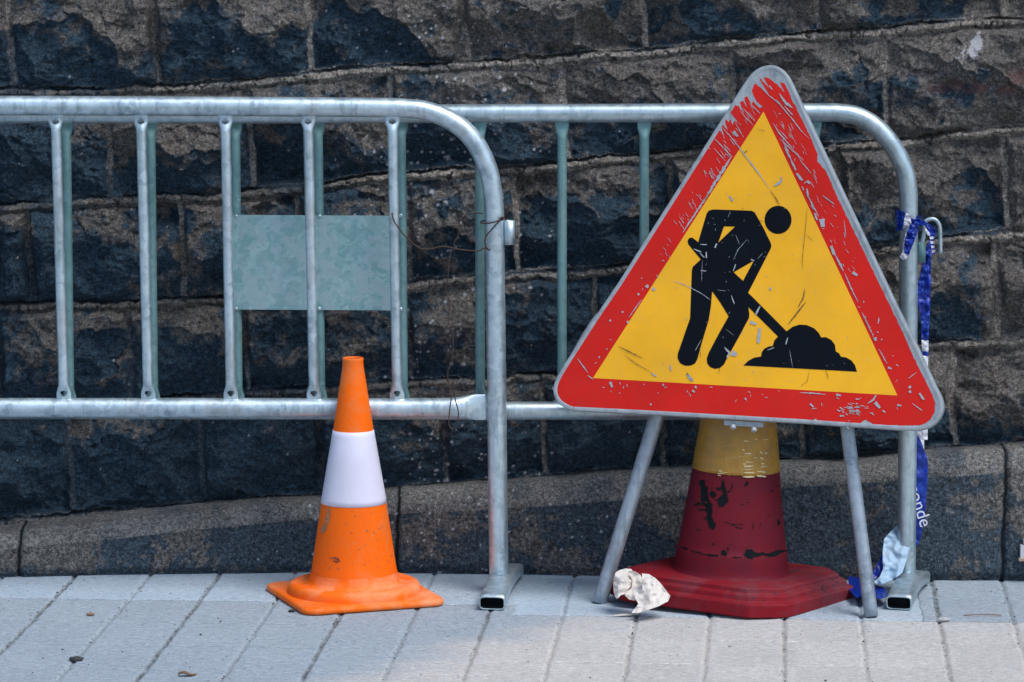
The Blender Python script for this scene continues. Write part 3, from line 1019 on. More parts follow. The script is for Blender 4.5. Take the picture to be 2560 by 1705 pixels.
outl = [(rsquare(hs_ - .03, .02, ang), .001), (rsquare(hs_ - .003, .030, ang), .001), (rsquare(hs_, .033, ang), .004), (rsquare(hs_, .033, ang), .010),
        (rsquare(hs_ - .002, .033, ang), .0135), (rsquare(hs_ - .006, .032, ang), .0155)]
ring = [(.1470, .0140), (.1470, .0200), (.1455, .0270), (.1415, .0335), (.1350, .0370), (.1270, .0375), (.1190, .0350), (.1100, .0345), (.1040, .0370), (.0995, .0430), (.0965, .0540), (.0958, .0600)]
Vb, Fb = loft_base(oc0, outl, 0, [])
nl = len(outl[0][0])
Fb.append(tuple((len(outl) - 1) * nl + q for q in range(nl)))
MB().add((Vb, Fb)).add(lathe(ring, 72, oc0)).make('base', M['orange_base'], oc)

# ------------------------------------------------------------------ large red cone behind the sign
rc0 = Vector((D(1677, 1363, -.07).x, -.07, .004))
rc = empty('traffic_cone', rc0, 'large faded red traffic cone with an old yellow band, standing behind the triangular sign', 'traffic cone', rot=(0, math.radians(2.4), 0))
RM = wmat(rc); RI = RM.inverted()
def octo(half_x, half_y, ch, rot):
    pts = []
    for q in range(4):
        a0 = rot + q * math.pi / 2
        c_, s_ = math.cos(a0), math.sin(a0)
        for sgn in (-1, 1):
            lx, ly = half_x, sgn * ch / 2
            pts.append((lx * c_ - ly * s_, lx * s_ + ly * c_))
    return [(x, y * half_y / half_x) for x, y in pts]
def rnd(poly, r, n=4):
    out = []
    m = len(poly)
    for i in range(m):
        p = Vector(poly[i]); a = Vector(poly[i - 1]); b_ = Vector(poly[(i + 1) % m])
        u = (a - p).normalized(); v_ = (b_ - p).normalized()
        for k in range(n + 1):
            t = k / n
            out.append(tuple(((p + u * r).lerp(p, t)).lerp(p.lerp(p + v_ * r, t), t)))
    return out
def lc(poly_z):
    V, Fc = [], []
    n = len(poly_z[0][0])
    for pts_, z in poly_z:
        for x, y in pts_: V.append(RM @ Vector((x, y, z)))
    for i in range(len(poly_z) - 1):
        for j in range(n):
            a0 = i * n + j; a1 = i * n + (j + 1) % n
            Fc.append((a0, a1, a1 + n, a0 + n))
    Fc.append(tuple((len(poly_z) - 1) * n + j for j in range(n)))
    Fc.append(tuple(range(n))[::-1])
    return V, Fc
rot = math.radians(-90 + 14)
def oc_(h, ch, r=.008): return [(x + .004, y) for x, y in rnd(octo(h * 1.025, h * .86, ch, rot), r)]
layers = [(oc_(.252, .085, .005), .0), (oc_(.262, .086, .005), .004), (oc_(.262, .086, .005), .0285), (oc_(.259, .085, .005), .0325), (oc_(.250, .083, .005), .0345),
          (oc_(.247, .082, .004), .0365), (oc_(.245, .081, .004), .0455), (oc_(.242, .081, .004), .0480), (oc_(.232, .078, .004), .0490),
          (oc_(.229, .077, .004), .0510), (oc_(.228, .076, .004), .0590), (oc_(.224, .075, .004), .0610), (oc_(.17, .066, .004), .0625)]
b = MB().add(lc(layers)); bo = b.make('base', M['redbase'], rc); flat_shade_edges(bo, 20)
cprof = [(.140, .0585), (.132, .0605), (.1275, .064), (.1245, .072), (.1215, .112), (.1205, .115), (.1180, .118), (.0792, .405), (.046, .66), (.036, .74), (.031, .745), (.029, .74)]
dense = []
for (r0_, z0_), (r1_, z1_) in zip(cprof[:-1], cprof[1:]):
    k = max(1, int(abs(z1_ - z0_) / .012))
    for q in range(k): dense.append((r0_ + (r1_ - r0_) * q / k, z0_ + (z1_ - z0_) * q / k))
dense.append(cprof[-1])
V, Fc = lathe(dense, 80); V = [RM @ v for v in V]
rbody = MB().add((V, Fc)).make('body', M['redcone'], rc)
def crad(z): return float(np.interp(z, [q[1] for q in cprof], [q[0] for q in cprof]))
zl = .288; zh = .56
rr = random.Random(2)
V, Fc = lathe([(crad(zl) - .0003, zl - .0005)] + [(crad(zl + (zh - zl) * q / 40) + .0016 + .0005 * rr.random(), zl + (zh - zl) * q / 40) for q in range(41)] + [(crad(zh) - .0003, zh)], 80)
rslv = MB().add(([RM @ v for v in V], Fc)).make('reflective_sleeve', M['sleeve'], rc)
def cone_hit(px, py, off):
    d = (RI.to_3x3() @ ray(px, py)).normalized(); o = RI @ CAM
    # slope of the main frustum
    k = (.0792 - .1180) / (.405 - .118); r0_ = .1180 - k * .118 + off
    A_ = d.x ** 2 + d.y ** 2 - (k * d.z) ** 2
    B_ = 2 * (o.x * d.x + o.y * d.y - k * d.z * (r0_ + k * o.z))
    C_ = o.x ** 2 + o.y ** 2 - (r0_ + k * o.z) ** 2
    ds = B_ * B_ - 4 * A_ * C_
    if ds < 0: return None
    t = (-B_ - math.sqrt(ds)) / (2 * A_)
    return RM @ (o + d * t)
def stroke2d(pts, w, seed=0, jag=.25, step=6):
    """ragged tapering stroke in pixels -> quads"""
    r = random.Random(seed)
    P2 = [Vector(p) for p in pts]
    dense = []
    for a, b_ in zip(P2[:-1], P2[1:]):
        k = max(1, int((b_ - a).length / step))
        for q in range(k): dense.append(a.lerp(b_, q / k))
    dense.append(P2[-1])
    L_, R__ = [], []
    n = len(dense)
    for i, p in enumerate(dense):
        t = (dense[min(i + 1, n - 1)] - dense[max(i - 1, 0)]).normalized(); nn = Vector((-t.y, t.x))
        ww = w / 2 * (math.sin(math.pi * (i + .6) / (n + .2)) ** .5)
        L_.append(p + nn * ww * (1 + r.uniform(-jag, jag) * 2)); R__.append(p - nn * ww * (1 + r.uniform(-jag, jag) * 2))
    return L_, R__
def join_into(o, vf, mat):
    V, Fc = vf
    inv = wmat(o).inverted()
    me = o.data
    if mat.name not in [m.name for m in me.materials]: me.materials.append(mat)
    mi = [m.name for m in me.materials].index(mat.name)
    bm = bmesh.new(); bm.from_mesh(me)
    vs = [bm.verts.new(inv @ Vector(v)) for v in V]
    for f in Fc:
        try: nf = bm.faces.new([vs[i] for i in f])
        except ValueError: continue
        nf.material_index = mi; nf.smooth = False
    bm.to_mesh(me); bm.free()
def strokes(hit, specs, jag=.25):
    b_ = MB()
    for i, (pts_, w_) in enumerate(specs):
        L_, R__ = stroke2d(pts_, w_, i, jag, max(3, w_ * .7))
        V = [hit(*p) for p in L_] + [hit(*p) for p in R__]
        if any(v is None for v in V): continue
        n = len(L_)
        b_.add((V, [(j, j + 1, n + j + 1, n + j) for j in range(n - 1)]))
    return b_
def c5(pts_): return [(1400 + x / 2.289, 1020 + y / 2.289) for x, y in pts_]
marks = [(c5([(812, 412), (835, 520), (862, 600)]), 19), (c5([(855, 590), (862, 650), (880, 698)]), 15), (c5([(770, 540), (860, 560)]), 4), (c5([(790, 580), (860, 590)]), 6), (c5([(935, 415), (938, 490), (928, 565)]), 19), (c5([(860, 480), (885, 510)]), 9),
         (c5([(895, 460), (950, 470)]), 8), (c5([(990, 430), (975, 475), (945, 480)]), 5), (c5([(1070, 420), (1055, 448)]), 9), (c5([(1250, 640), (1248, 672)]), 8),
         (c5([(1000, 680), (1045, 690)]), 2.5), (c5([(940, 650), (985, 668), (1050, 665)]), 2.5), (c5([(1110, 650), (1100, 695)]), 2), (c5([(1150, 660), (1140, 690)]), 2),
         (c5([(770, 560), (805, 545)]), 5), (c5([(845, 630), (862, 640)]), 6)]
ring_marks = []
for (xa, xb, ya, yb, w_) in ((690, 730, 795, 808, 6), (740, 830, 815, 838, 4), (830, 905, 838, 846, 5), (925, 955, 835, 830, 15), (980, 1040, 855, 858, 3), (1060, 1110, 825, 850, 14), (1100, 1170, 835, 835, 12), (1165, 1300, 835, 822, 15), (955, 965, 800, 820, 4)):
    ring_marks.append((c5([(xa, ya), ((xa + xb) / 2, (ya + yb) / 2 + random.uniform(-4, 4)), (xb, yb)]), w_))
for _ in range(26):
    x, y = random.uniform(760, 1260), random.uniform(440, 800); a = random.uniform(-.5, .5); l = random.uniform(6, 26)
    marks.append((c5([(x, y), (x + l * math.cos(a), y + l * math.sin(a))]), random.uniform(1.0, 3.2)))
q_ = strokes(lambda x, y: cone_hit(x, y, .0010), marks, .45); join_into(rbody, (q_.v, q_.f), M['scuff_shade'])
q_ = strokes(lambda x, y: cone_hit(x, y, .0034), ring_marks, .5); join_into(rbody, (q_.v, q_.f), M['scuff_shade'])
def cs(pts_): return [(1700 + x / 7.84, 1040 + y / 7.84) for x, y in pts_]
gl = []  # bright strokes painted on the sleeve as glints of light
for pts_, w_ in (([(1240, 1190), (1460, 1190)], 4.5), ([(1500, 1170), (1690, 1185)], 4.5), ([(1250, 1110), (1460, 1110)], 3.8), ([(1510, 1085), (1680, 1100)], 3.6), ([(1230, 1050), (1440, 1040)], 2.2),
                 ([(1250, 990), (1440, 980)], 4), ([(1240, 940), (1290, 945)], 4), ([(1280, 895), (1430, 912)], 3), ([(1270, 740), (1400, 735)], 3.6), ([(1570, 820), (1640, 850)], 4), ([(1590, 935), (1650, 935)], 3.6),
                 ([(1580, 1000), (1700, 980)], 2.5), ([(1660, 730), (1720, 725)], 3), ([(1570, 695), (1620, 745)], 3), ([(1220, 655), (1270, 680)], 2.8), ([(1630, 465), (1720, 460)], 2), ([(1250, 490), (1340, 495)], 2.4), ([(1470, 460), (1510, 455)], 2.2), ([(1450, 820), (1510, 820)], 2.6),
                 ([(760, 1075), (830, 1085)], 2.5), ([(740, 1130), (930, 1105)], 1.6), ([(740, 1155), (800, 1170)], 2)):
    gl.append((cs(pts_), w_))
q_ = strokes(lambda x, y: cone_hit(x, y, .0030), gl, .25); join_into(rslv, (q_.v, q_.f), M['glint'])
cr = []
for pts_, w_ in (([(870, 600), (900, 780), (930, 950), (970, 1190)], 1.6), ([(1110, 530), (1150, 740), (1190, 1000), (1225, 1200)], 1.6), ([(690, 880), (900, 840), (1170, 800), (1400, 770), (1560, 765)], 1.8), ([(810, 600), (1000, 565), (1100, 545)], 1.4),
                 ([(1340, 520), (1370, 700)], 1.2), ([(1430, 520), (1450, 760), (1480, 1190)], 1.2), ([(1620, 500), (1660, 760)], 1.2), ([(1460, 1030), (1760, 970)], 1.2), ([(1810, 470), (1830, 700)], 1.1)):
    cr.append((cs(pts_), w_))
M['crease'] = paint('yellow_sheet_crease', (.52, .34, .09), (.4, .25, .08), .4, .35)
q_ = strokes(lambda x, y: cone_hit(x, y, .0026), cr, .15); join_into(rslv, (q_.v, q_.f), M['crease'])

# ------------------------------------------------------------------ triangular road works sign
SN0 = Vector((math.sin(math.radians(13)), math.cos(math.radians(13)), 0))
lean_ = math.radians(11)
SN = (SN0 * math.cos(lean_) - Vector((0, 0, 1)) * math.sin(lean_)).normalized()   # away from the camera, sign leaning back
SP0 = P(1850, 1040, -.205)
def SP(px, py, off=0.0):
    return plane_hit(px, py, SP0, SN) - SN * off
sg = empty('roadworks_sign', (SP0.x, -.2, 0), 'red bordered triangular roadworks sign with a black digging figure on scratched yellow', 'road sign')
def Bc(p): return (1760 + p[0] / 3.92, 150 + p[1] / 3.92)
def Cc(p): return (1360 + p[0] / 3.92, 700 + p[1] / 3.92)
def Dc(p): return (2000 + p[0] / 4.355, 760 + p[1] / 4.355)
def Ac(p): return (1680 + p[0] / 3.266, 480 + p[1] / 3.266)
outer = [Bc(p) for p in ((240, 470), (330, 320), (400, 215), (460, 135), (535, 78), (620, 50), (700, 55), (775, 95), (830, 160), (872, 240), (970, 450))] + \
        [Dc(p) for p in ((1050, 0), (1290, 480), (1480, 890), (1540, 1010), (1560, 1110), (1548, 1190), (1505, 1270), (1420, 1340), (1300, 1375), (1100, 1375), (500, 1335), (0, 1300))] + \
        [Cc(p) for p in ((1200, 1330), (700, 1303), (280, 1283), (200, 1250), (130, 1195), (93, 1120), (90, 1050), (112, 975), (200, 820), (480, 385), (740, 0))]
def to_local(px, py):                        # 2D coordinates in the sign plane
    p = SP(px, py)
    ex_ = SN.cross(Vector((0, 0, 1))).normalized() * -1
    if ex_.x < 0: ex_ = -ex_
    ey_ = ex_.cross(SN).normalized()
    if ey_.z < 0: ey_ = -ey_
    q = p - SP0
    return Vector((q.dot(ex_), q.dot(ey_))), ex_, ey_
_, EX, EY = to_local(1850, 1040)
def L2(px, py): return to_local(px, py)[0]
def W3(v, off): return SP0 + EX * v[0] + EY * v[1] - SN * off
ol = [L2(*p) for p in outer]
def closed_smooth(pts_, n=5):
    m = len(pts_); out = []
    for i in range(m):
        p0, p1, p2, p3 = pts_[i - 1], pts_[i], pts_[(i + 1) % m], pts_[(i + 2) % m]
        straight = (p2 - p1).length > .12
        for k in range(1 if straight else n):
            t = k / n
            out.append(p1 if k == 0 else (p1.lerp(p2, t) if straight else 0.5 * ((2 * p1) + (p2 - p0) * t + (2 * p0 - 5 * p1 + 4 * p2 - p3) * t * t + (3 * p1 - p0 - 3 * p2 + p3) * t ** 3)) if not straight else p1)
    return out
def clampcat(pts_):
    # corner arcs smoothed, long edges kept straight
    m = len(pts_); out = []
    for i in range(m):
        p1, p2 = pts_[i], pts_[(i + 1) % m]
        L_ = (p2 - p1).length
        if L_ > .045:
            for k in range(max(1, int(L_ / .03))): out.append(p1.lerp(p2, k / max(1, int(L_ / .03))))
        else:
            p0, p3 = pts_[i - 1], pts_[(i + 2) % m]
            if (p1 - p0).length > L_ * 1.6: p0 = p1 + (p0 - p1).normalized() * L_
            if (p3 - p2).length > L_ * 1.6: p3 = p2 + (p3 - p2).normalized() * L_
            for k in range(5):
                t = k / 5
                out.append(0.5 * ((2 * p1) + (p2 - p0) * t + (2 * p0 - 5 * p1 + 4 * p2 - p3) * t * t + (3 * p1 - p0 - 3 * p2 + p3) * t ** 3))
    return out
ol = clampcat(ol)
cen = sum(ol, Vector((0, 0))) / len(ol)
def inset(pts_, d):
    m = len(pts_); out = []
    for i in range(m):
        t = (pts_[(i + 1) % m] - pts_[i - 1]).normalized(); nn = Vector((-t.y, t.x))
        if (cen - pts_[i]).dot(nn) < 0: nn = -nn
        out.append(pts_[i] + nn * d)
    return out
rings = [(.006, -.026), (.0, -.026), (-.0005, -.014), (.0, -.0035), (.0012, -.0008), (.0035, .0), (.0075, .0), (.0095, -.0010), (.0115, -.0014)]
V, Fc = [], []
n = len(ol)
for d_, off in rings:
    for p in inset(ol, d_): V.append(W3(p, off))
for i in range(len(rings) - 1):
    for j in range(n):
        a0 = i * n + j; a1 = i * n + (j + 1) % n
        Fc.append((a0, a1, a1 + n, a0 + n))
Fc.append(tuple((len(rings) - 1) * n + j for j in range(n)))
# back sheet
o_ = len(V)
for p in inset(ol, .006): V.append(W3(p, -.0045))
Fc.append(tuple(o_ + j for j in range(n))[::-1])
pno = make('plate', V, Fc, M['signback'], sg); flat_shade_edges(pno, 40)
FACE = -.0014
def jag_edge(pts_, amp, step, seed):
    r = random.Random(seed); out = []
    m = len(pts_)
    for i in range(m):
        a, b_ = Vector(pts_[i]), Vector(pts_[(i + 1) % m])
        k = max(1, int((b_ - a).length / step))
        for q in range(k):
            t = q / k
            out.append(tuple(a.lerp(b_, t) + (Vector((r.gauss(0, amp), r.gauss(0, amp))) if q or 1 else Vector((0, 0)))))
    return out
def face_part(name, loops, off, mat, parent=sg):
    loops2 = [[L2(*p) for p in lp] for lp in loops]
    V2, T = tri_patch(loops2, 0)
    o = make(name, [W3(v, off) for v in V2], T, mat, parent, smooth=False)
    for pz in o.data.polygons: pass
    return o
redo = [Bc(p) for p in ((0, 865), (40, 830), (70, 770), (100, 722), (130, 682), (165, 700), (205, 775), (165, 628), (190, 640), (232, 690), (198, 582), (215, 565), (240, 612), (255, 580), (282, 630),
        (300, 590), (360, 650), (262, 520), (250, 490), (262, 465), (300, 440), (340, 450), (400, 540), (350, 415), (380, 400), (425, 465), (390, 372), (420, 352), (465, 440), (482, 405), (545, 470), (575, 455),
        (520, 410), (485, 350), (468, 300), (500, 232), (530, 252), (640, 350), (540, 180), (560, 190), (640, 280), (582, 160), (640, 182), (720, 240), (800, 330), (738, 215), (790, 232), (830, 310), (868, 410), (890, 440), (958, 580), (1030, 730), (1082, 850), (1112, 930), (1108, 992), (1190, 1080), (1240, 1190), (1300, 1330))] + \
       [Dc(p) for p in ((970, 0), (1100, 270), (1220, 540), (1330, 770), (1440, 990), (1472, 1080), (1462, 1180), (1425, 1250), (1365, 1298), (1300, 1322), (1060, 1322), (810, 1325), (765, 1290), (722, 1262), (682, 1275), (650, 1312), (420, 1295), (195, 1285), (170, 1242), (142, 1272), (0, 1268))] + \
       [Cc(p) for p in ((1200, 1300), (800, 1288), (400, 1268), (262, 1252), (185, 1200), (128, 1135), (108, 1085), (122, 1008), (182, 908), (300, 718), (430, 530), (540, 345), (620, 205), (755, 0))]
yel = [(1908.7, 278.8), (2243.4, 988.5), (1482.4, 945.0)]
pr_ = face_part('red_border', [jag_edge(redo, .55, 4.5, 5), yel], FACE + .0005, M['signred'])
py0 = face_part('yellow_field', [yel], FACE + .0006, M['signyellow'])
body = [(283, 175), (300, 152), (335, 142), (500, 147), (650, 153), (675, 166), (745, 290), (806, 415), (812, 440), (806, 462), (715, 640), (622, 822), (780, 980), (935, 1137), (985, 1100), (1040, 1083), (1100, 1086), (1160, 1112), (1200, 1152), (1217, 1187), (1255, 1185), (1300, 1207), (1330, 1247), (1338, 1302), (1365, 1318), (1380, 1345), (1420, 1350), (1465, 1375), (1495, 1415), (1510, 1467),
        (583, 1417), (620, 1380), (670, 1352), (728, 1343), (732, 1310), (750, 1282), (785, 1262), (822, 1257), (835, 1212), (865, 1180), (740, 1055), (624, 940), (632, 1000), (628, 1030), (540, 1195), (445, 1365), (425, 1408), (390, 1437), (350, 1444), (312, 1430), (288, 1400), (283, 1360), (300, 1312), (380, 1160), (462, 1015), (395, 905), (328, 810), (318, 930), (300, 1045), (250, 1210), (207, 1365), (188, 1400), (150, 1418), (105, 1418), (65, 1397), (45, 1355), (48, 1318), (148, 1030), (150, 980), (162, 640), (170, 610), (235, 550), (185, 490), (132, 425), (127, 398), (140, 376), (165, 371), (215, 410), (225, 370), (250, 285)]
h1_ = [(425, 280), (515, 282), (378, 412)]
h2_ = [(668, 560), (580, 725), (503, 655)]
head = [(866 + 110 * math.cos(q * math.pi / 24), 227 + 115 * math.sin(q * math.pi / 24)) for q in range(48)]
loops2 = [[L2(*Ac(p)) for p in lp] for lp in (body, h1_, h2_)]
V2, T = tri_patch(loops2, 0)
V3, T3 = tri_patch([[L2(*Ac(p)) for p in head]], 0)
mb = MB(); mb.add(([W3(v, FACE + .0012) for v in V2], T)); mb.add(([W3(v, FACE + .0012) for v in V3], T3))
pk_ = mb.make('pictogram', M['signblack'], sg, smooth=False)
# scratches down to the bare metal
sc = []
def S(f, pts_, w_): sc.append(([f(p) for p in pts_], w_))
S(Bc, [(170, 650), (250, 740), (340, 850), (400, 930), (500, 1060), (580, 1170), (650, 1265)], 2.4)
S(Bc, [(90, 755), (180, 850), (260, 940)], 1.8); S(Bc, [(95, 860), (210, 990)], 1.3); S(Bc, [(0, 1080), (25, 1115)], 2); S(Bc, [(60, 1080), (125, 1150)], 1.4)
S(Bc, [(270, 945), (180, 1090), (90, 1230), (0, 1380)], 6); S(Ac, [(310, 0), (180, 190), (90, 330)], 4)
S(Bc, [(540, 250), (640, 350), (730, 420), (860, 570), (950, 690), (1030, 770)], 2.2); S(Bc, [(700, 390), (745, 430)], 5)
S(Bc, [(460, 430), (550, 525)], 1.6); S(Bc, [(380, 470), (500, 600)], 1.6); S(Bc, [(300, 600), (390, 760)], 1.2); S(Bc, [(355, 500), (440, 600)], 1.4); S(Bc, [(420, 560), (480, 640)], 1.2)
S(Bc, [(740, 330), (800, 420), (870, 470)], 5); S(Bc, [(790, 450), (870, 540)], 2.2); S(Bc, [(560, 240), (590, 290)], 2.5); S(Bc, [(640, 250), (670, 290)], 3)
S(Bc, [(680, 620), (740, 720), (810, 800), (880, 880)], 2.6); S(Bc, [(745, 770), (870, 890), (980, 985)], 2); S(Bc, [(745, 690), (820, 770)], 1.5); S(Bc, [(770, 790), (830, 900)], 2)
S(Bc, [(940, 980), (1050, 1110)], 1.8); S(Bc, [(1075, 1110), (1105, 1165)], 1.5); S(Bc, [(790, 850), (850, 970)], 4); S(Bc, [(850, 970), (900, 1080)], 4.5); S(Bc, [(910, 1110), (965, 1180)], 7)
S(Bc, [(1165, 1330), (1265, 1405)], 2.2); S(Bc, [(1010, 1185), (1040, 1210)], 7); S(Bc, [(1010, 1260), (1022, 1345)], 5); S(Bc, [(1050, 1420), (1080, 1460)], 4); S(Bc, [(1085, 1500), (1110, 1568)], 5)
S(Bc, [(290, 700), (330, 745)], 8); S(Bc, [(690, 1235), (765, 1180)], 6); S(Bc, [(765, 1180), (755, 1140)], 3)
S(Bc, [(20, 850), (60, 870)], 2); S(Bc, [(1075, 1075), (1090, 1110)], 2.2); S(Bc, [(960, 1240), (980, 1275)], 3)
S(Ac, [(0, 725), (90, 752), (160, 785), (250, 835), (318, 884)], 2.6); S(Ac, [(1225, 220), (1235, 285)], 14); S(Ac, [(1300, 440), (1330, 515)], 8); S(Ac, [(1335, 515), (1400, 645)], 4)
S(Ac, [(1475, 655), (1515, 680)], 8); S(Ac, [(1410, 660), (1460, 780), (1520, 900)], 2.4); S(Ac, [(1550, 980), (1610, 1110)], 1.6); S(Ac, [(1235, 30), (1325, 100)], 2.4); S(Ac, [(1100, 10), (1160, 130), (1200, 200)], 2.6); S(Ac, [(1405, 230), (1420, 360)], 1.4)
S(Ac, [(350, 455), (365, 420)], 7); S(Ac, [(180, 465), (240, 490)], 5); S(Ac, [(280, 490), (282, 540)], 6); S(Ac, [(230, 500), (265, 535)], 4); S(Ac, [(232, 427), (285, 430)], 4)
S(Ac, [(500, 555), (540, 470), (612, 388)], 1.6); S(Ac, [(520, 350), (550, 425)], 1.4); S(Ac, [(248, 560), (242, 730)], 1.3); S(Ac, [(235, 640), (280, 645)], 3.5); S(Ac, [(500, 645), (520, 590)], 4.5); S(Ac, [(645, 550), (672, 560)], 5)
S(Ac, [(370, 800), (440, 808)], 1.3); S(Ac, [(485, 845), (510, 915)], 4); S(Ac, [(720, 932), (682, 1005)], 4.5); S(Ac, [(640, 1060), (690, 1080)], 8); S(Ac, [(720, 1110), (705, 1235)], 8)
S(Ac, [(240, 1205), (190, 1295)], 1.8); S(Ac, [(430, 1270), (470, 1310), (450, 1355)], 8); S(Ac, [(490, 1310), (530, 1330)], 12); S(Ac, [(945, 1190), (930, 1245)], 5); S(Ac, [(780, 1290), (835, 1270)], 3); S(Ac, [(960, 1290), (985, 1430)], 1.3)
S(Ac, [(440, 1120), (505, 1170)], 1); S(Ac, [(700, 545), (740, 500)], 1.4); S(Ac, [(475, 160), (458, 205)], 1.2); S(Ac, [(120, 1485), (165, 1545)], 5); S(Ac, [(470, 30), (500, 75)], 5); S(Ac, [(800, 780), (810, 800)], 5)
S(Cc, [(330, 770), (430, 910)], 2.2); S(Cc, [(430, 935), (480, 970)], 2.5); S(Cc, [(650, 1000), (670, 1050)], 7); S(Cc, [(1005, 50), (1020, 75)], 8); S(Cc, [(820, 400), (825, 425)], 5); S(Cc, [(960, 190), (900, 270), (830, 370)], 1.8)
S(Cc, [(1065, 80), (1090, 100)], 7); S(Cc, [(1455, 1080), (1478, 1100)], 5); S(Cc, [(1165, 1020), (1175, 1040)], 4); S(Cc, [(1040, 1225), (1055, 1210)], 4); S(Cc, [(1050, 910), (1105, 945)], 3.5); S(Cc, [(1235, 830), (1248, 890)], 3.5); S(Cc, [(1405, 915), (1460, 990)], 5)
S(Cc, [(645, 390), (655, 405)], 5); S(Cc, [(540, 750), (545, 765)], 4); S(Cc, [(765, 320), (775, 305)], 4); S(Cc, [(925, 130), (930, 150)], 5); S(Cc, [(1480, 1040), (1495, 1060)], 5); S(Cc, [(640, 160), (665, 200)], 1.6)
S(Dc, [(690, 110), (750, 250), (800, 350)], 2); S(Dc, [(815, 365), (830, 400)], 7); S(Dc, [(860, 490), (950, 650)], 1.8); S(Dc, [(960, 690), (1000, 705)], 5); S(Dc, [(1270, 745), (1180, 810)], 1.5); S(Dc, [(1190, 895), (1205, 915)], 7); S(Dc, [(1190, 945), (1210, 965)], 6)
S(Dc, [(1300, 970), (1350, 1040)], 6); S(Dc, [(1220, 1080), (1330, 1160)], 2); S(Dc, [(1060, 1100), (1105, 1105)], 5); S(Dc, [(395, 985), (445, 995)], 6); S(Dc, [(0, 965), (130, 970), (280, 985)], 2.2)
S(Dc, [(740, 1080), (800, 1040), (830, 990)], 4); S(Dc, [(820, 1070), (870, 1130)], 9); S(Dc, [(900, 1160), (930, 1180)], 4); S(Dc, [(850, 215), (860, 150)], 3); S(Dc, [(110, 1085), (150, 1120)], 5); S(Dc, [(130, 1140), (180, 1135)], 2)
rr = random.Random(11)
for k in range(46):
    x, y = rr.gauss(560, 80), rr.gauss(1150, 55)
    a = rr.uniform(-.2, .9); l = rr.uniform(15, 50); S(Dc, [(x, y), (x + l * math.cos(a), y + l * math.sin(a) * .6)], rr.uniform(1.2, 3.6))
for k in range(95):                          # parallel scrapes across the upper arms of the border
    t = rr.random() ** 1.3
    if rr.random() < .62:
        x = 1885 - 240 * t; y = 262 + 385 * t; x += rr.uniform(-16, 8); y += rr.uniform(-14, 8); a = .95 + rr.gauss(0, .1)
    else:
        x = 1935 + 190 * t; y = 270 + 400 * t; x += rr.uniform(-10, 26); y += rr.uniform(-10, 10); a = 1.0 + rr.gauss(0, .15)
    l = rr.uniform(5, 30) * (1 - .5 * t)
    S(lambda p: p, [(x, y), (x + l * .5 * math.cos(a) + rr.gauss(0, .6), y + l * .5 * math.sin(a)), (x + l * math.cos(a), y + l * math.sin(a))], rr.uniform(.5, 1.6))
for k in range(60):                          # small nicks over the whole face
    t = rr.random(); e = rr.choice(('l', 'r', 'b', 'b', 'r'))
    A1, B1 = {'l': ((1482, 945), (1909, 279)), 'r': ((1909, 279), (2243, 988)), 'b': ((1482, 945), (2243, 988))}[e]
    x = A1[0] + (B1[0] - A1[0]) * t; y = A1[1] + (B1[1] - A1[1]) * t
    ox, oy = {'l': (-22, -12), 'r': (22, -12), 'b': (0, 26)}[e]
    q = rr.uniform(.15, 1.3); x += ox * q; y += oy * q; a = rr.uniform(0, 3.1); l = rr.uniform(2, 8)
    S(lambda p: p, [(x, y), (x + l * math.cos(a), y + l * math.sin(a))], rr.uniform(.9, 2.4))
for k in range(70):
    y = rr.uniform(450, 960); wd_ = (y - 279) * .47; x = 1905 + (y - 279) * -.03 + rr.uniform(-wd_, wd_)
    a = rr.uniform(0, 3.1); l = rr.uniform(2, 7); S(lambda p: p, [(x, y), (x + l * math.cos(a), y + l * math.sin(a))], rr.uniform(.5, 1.2))
bodyS = [Ac(p) for p in body]
def spread(specs, off, mat, jag):
    for sp_ in specs:
        mx, my = sp_[0][len(sp_[0]) // 2]
        tgt = py0 if inside((mx, my), yel) else pr_
        if inside((mx, my), bodyS): tgt = pk_; sp_ = (sp_[0], sp_[1] * .6)
        q = strokes(lambda x, y: SP(x, y, off), [sp_], jag)
        buckets[tgt.name][1].append((q, mat))
buckets = {o.name: (o, []) for o in (pr_, py0, pk_)}
spread(sc, FACE + .0019, M['bare'], .35)
dk = []
def K(f, pts_, w_): dk.append(([f(p) for p in pts_], w_))
K(Ac, [(1105, 130), (1092, 280), (1078, 420), (1065, 560), (1070, 640)], 1.2); K(Ac, [(1085, 790), (1075, 860), (1030, 940)], 2.4); K(Ac, [(1095, 895), (1020, 990), (950, 1080)], 3); K(Ac, [(810, 0), (850, 50), (880, 105)], 1.4); K(Ac, [(1255, 1455), (1280, 1525)], 1.4)
K(Cc, [(730, 650), (830, 700), (900, 735), (970, 770)], 2.2); K(Cc, [(780, 725), (900, 820), (1060, 910)], 1.4); K(Bc, [(650, 1270), (700, 1350), (735, 1420)], 1.3); K(Bc, [(530, 680), (600, 695)], 1); K(Bc, [(395, 910), (425, 885)], 2)
K(Ac, [(390, 1440), (385, 1475)], 1.4); K(Ac, [(710, 232), (740, 240)], 1.6); K(Ac, [(1100, 350), (1150, 400)], 1); K(Dc, [(105, 720), (80, 840), (10, 890)], .9); K(Cc, [(1400, 915), (1412, 925)], 4); K(Ac, [(575, 130), (580, 148)], 1.2); K(Ac, [(232, 1290), (236, 1350)], 1)
M['darkscratch'] = paint('dark_scratch', (.16, .09, .02), (.10, .06, .02), .4, .6)
spread(dk, FACE + .0024, M['darkscratch'], .3)
for o, qs in buckets.values():
    for mt in (M['bare'], M['darkscratch']):
        mb2 = MB()
        for q, m_ in qs:
            if m_ is mt: mb2.add((q.v, q.f))
        if mb2.f: join_into(o, (mb2.v, mb2.f), mt)
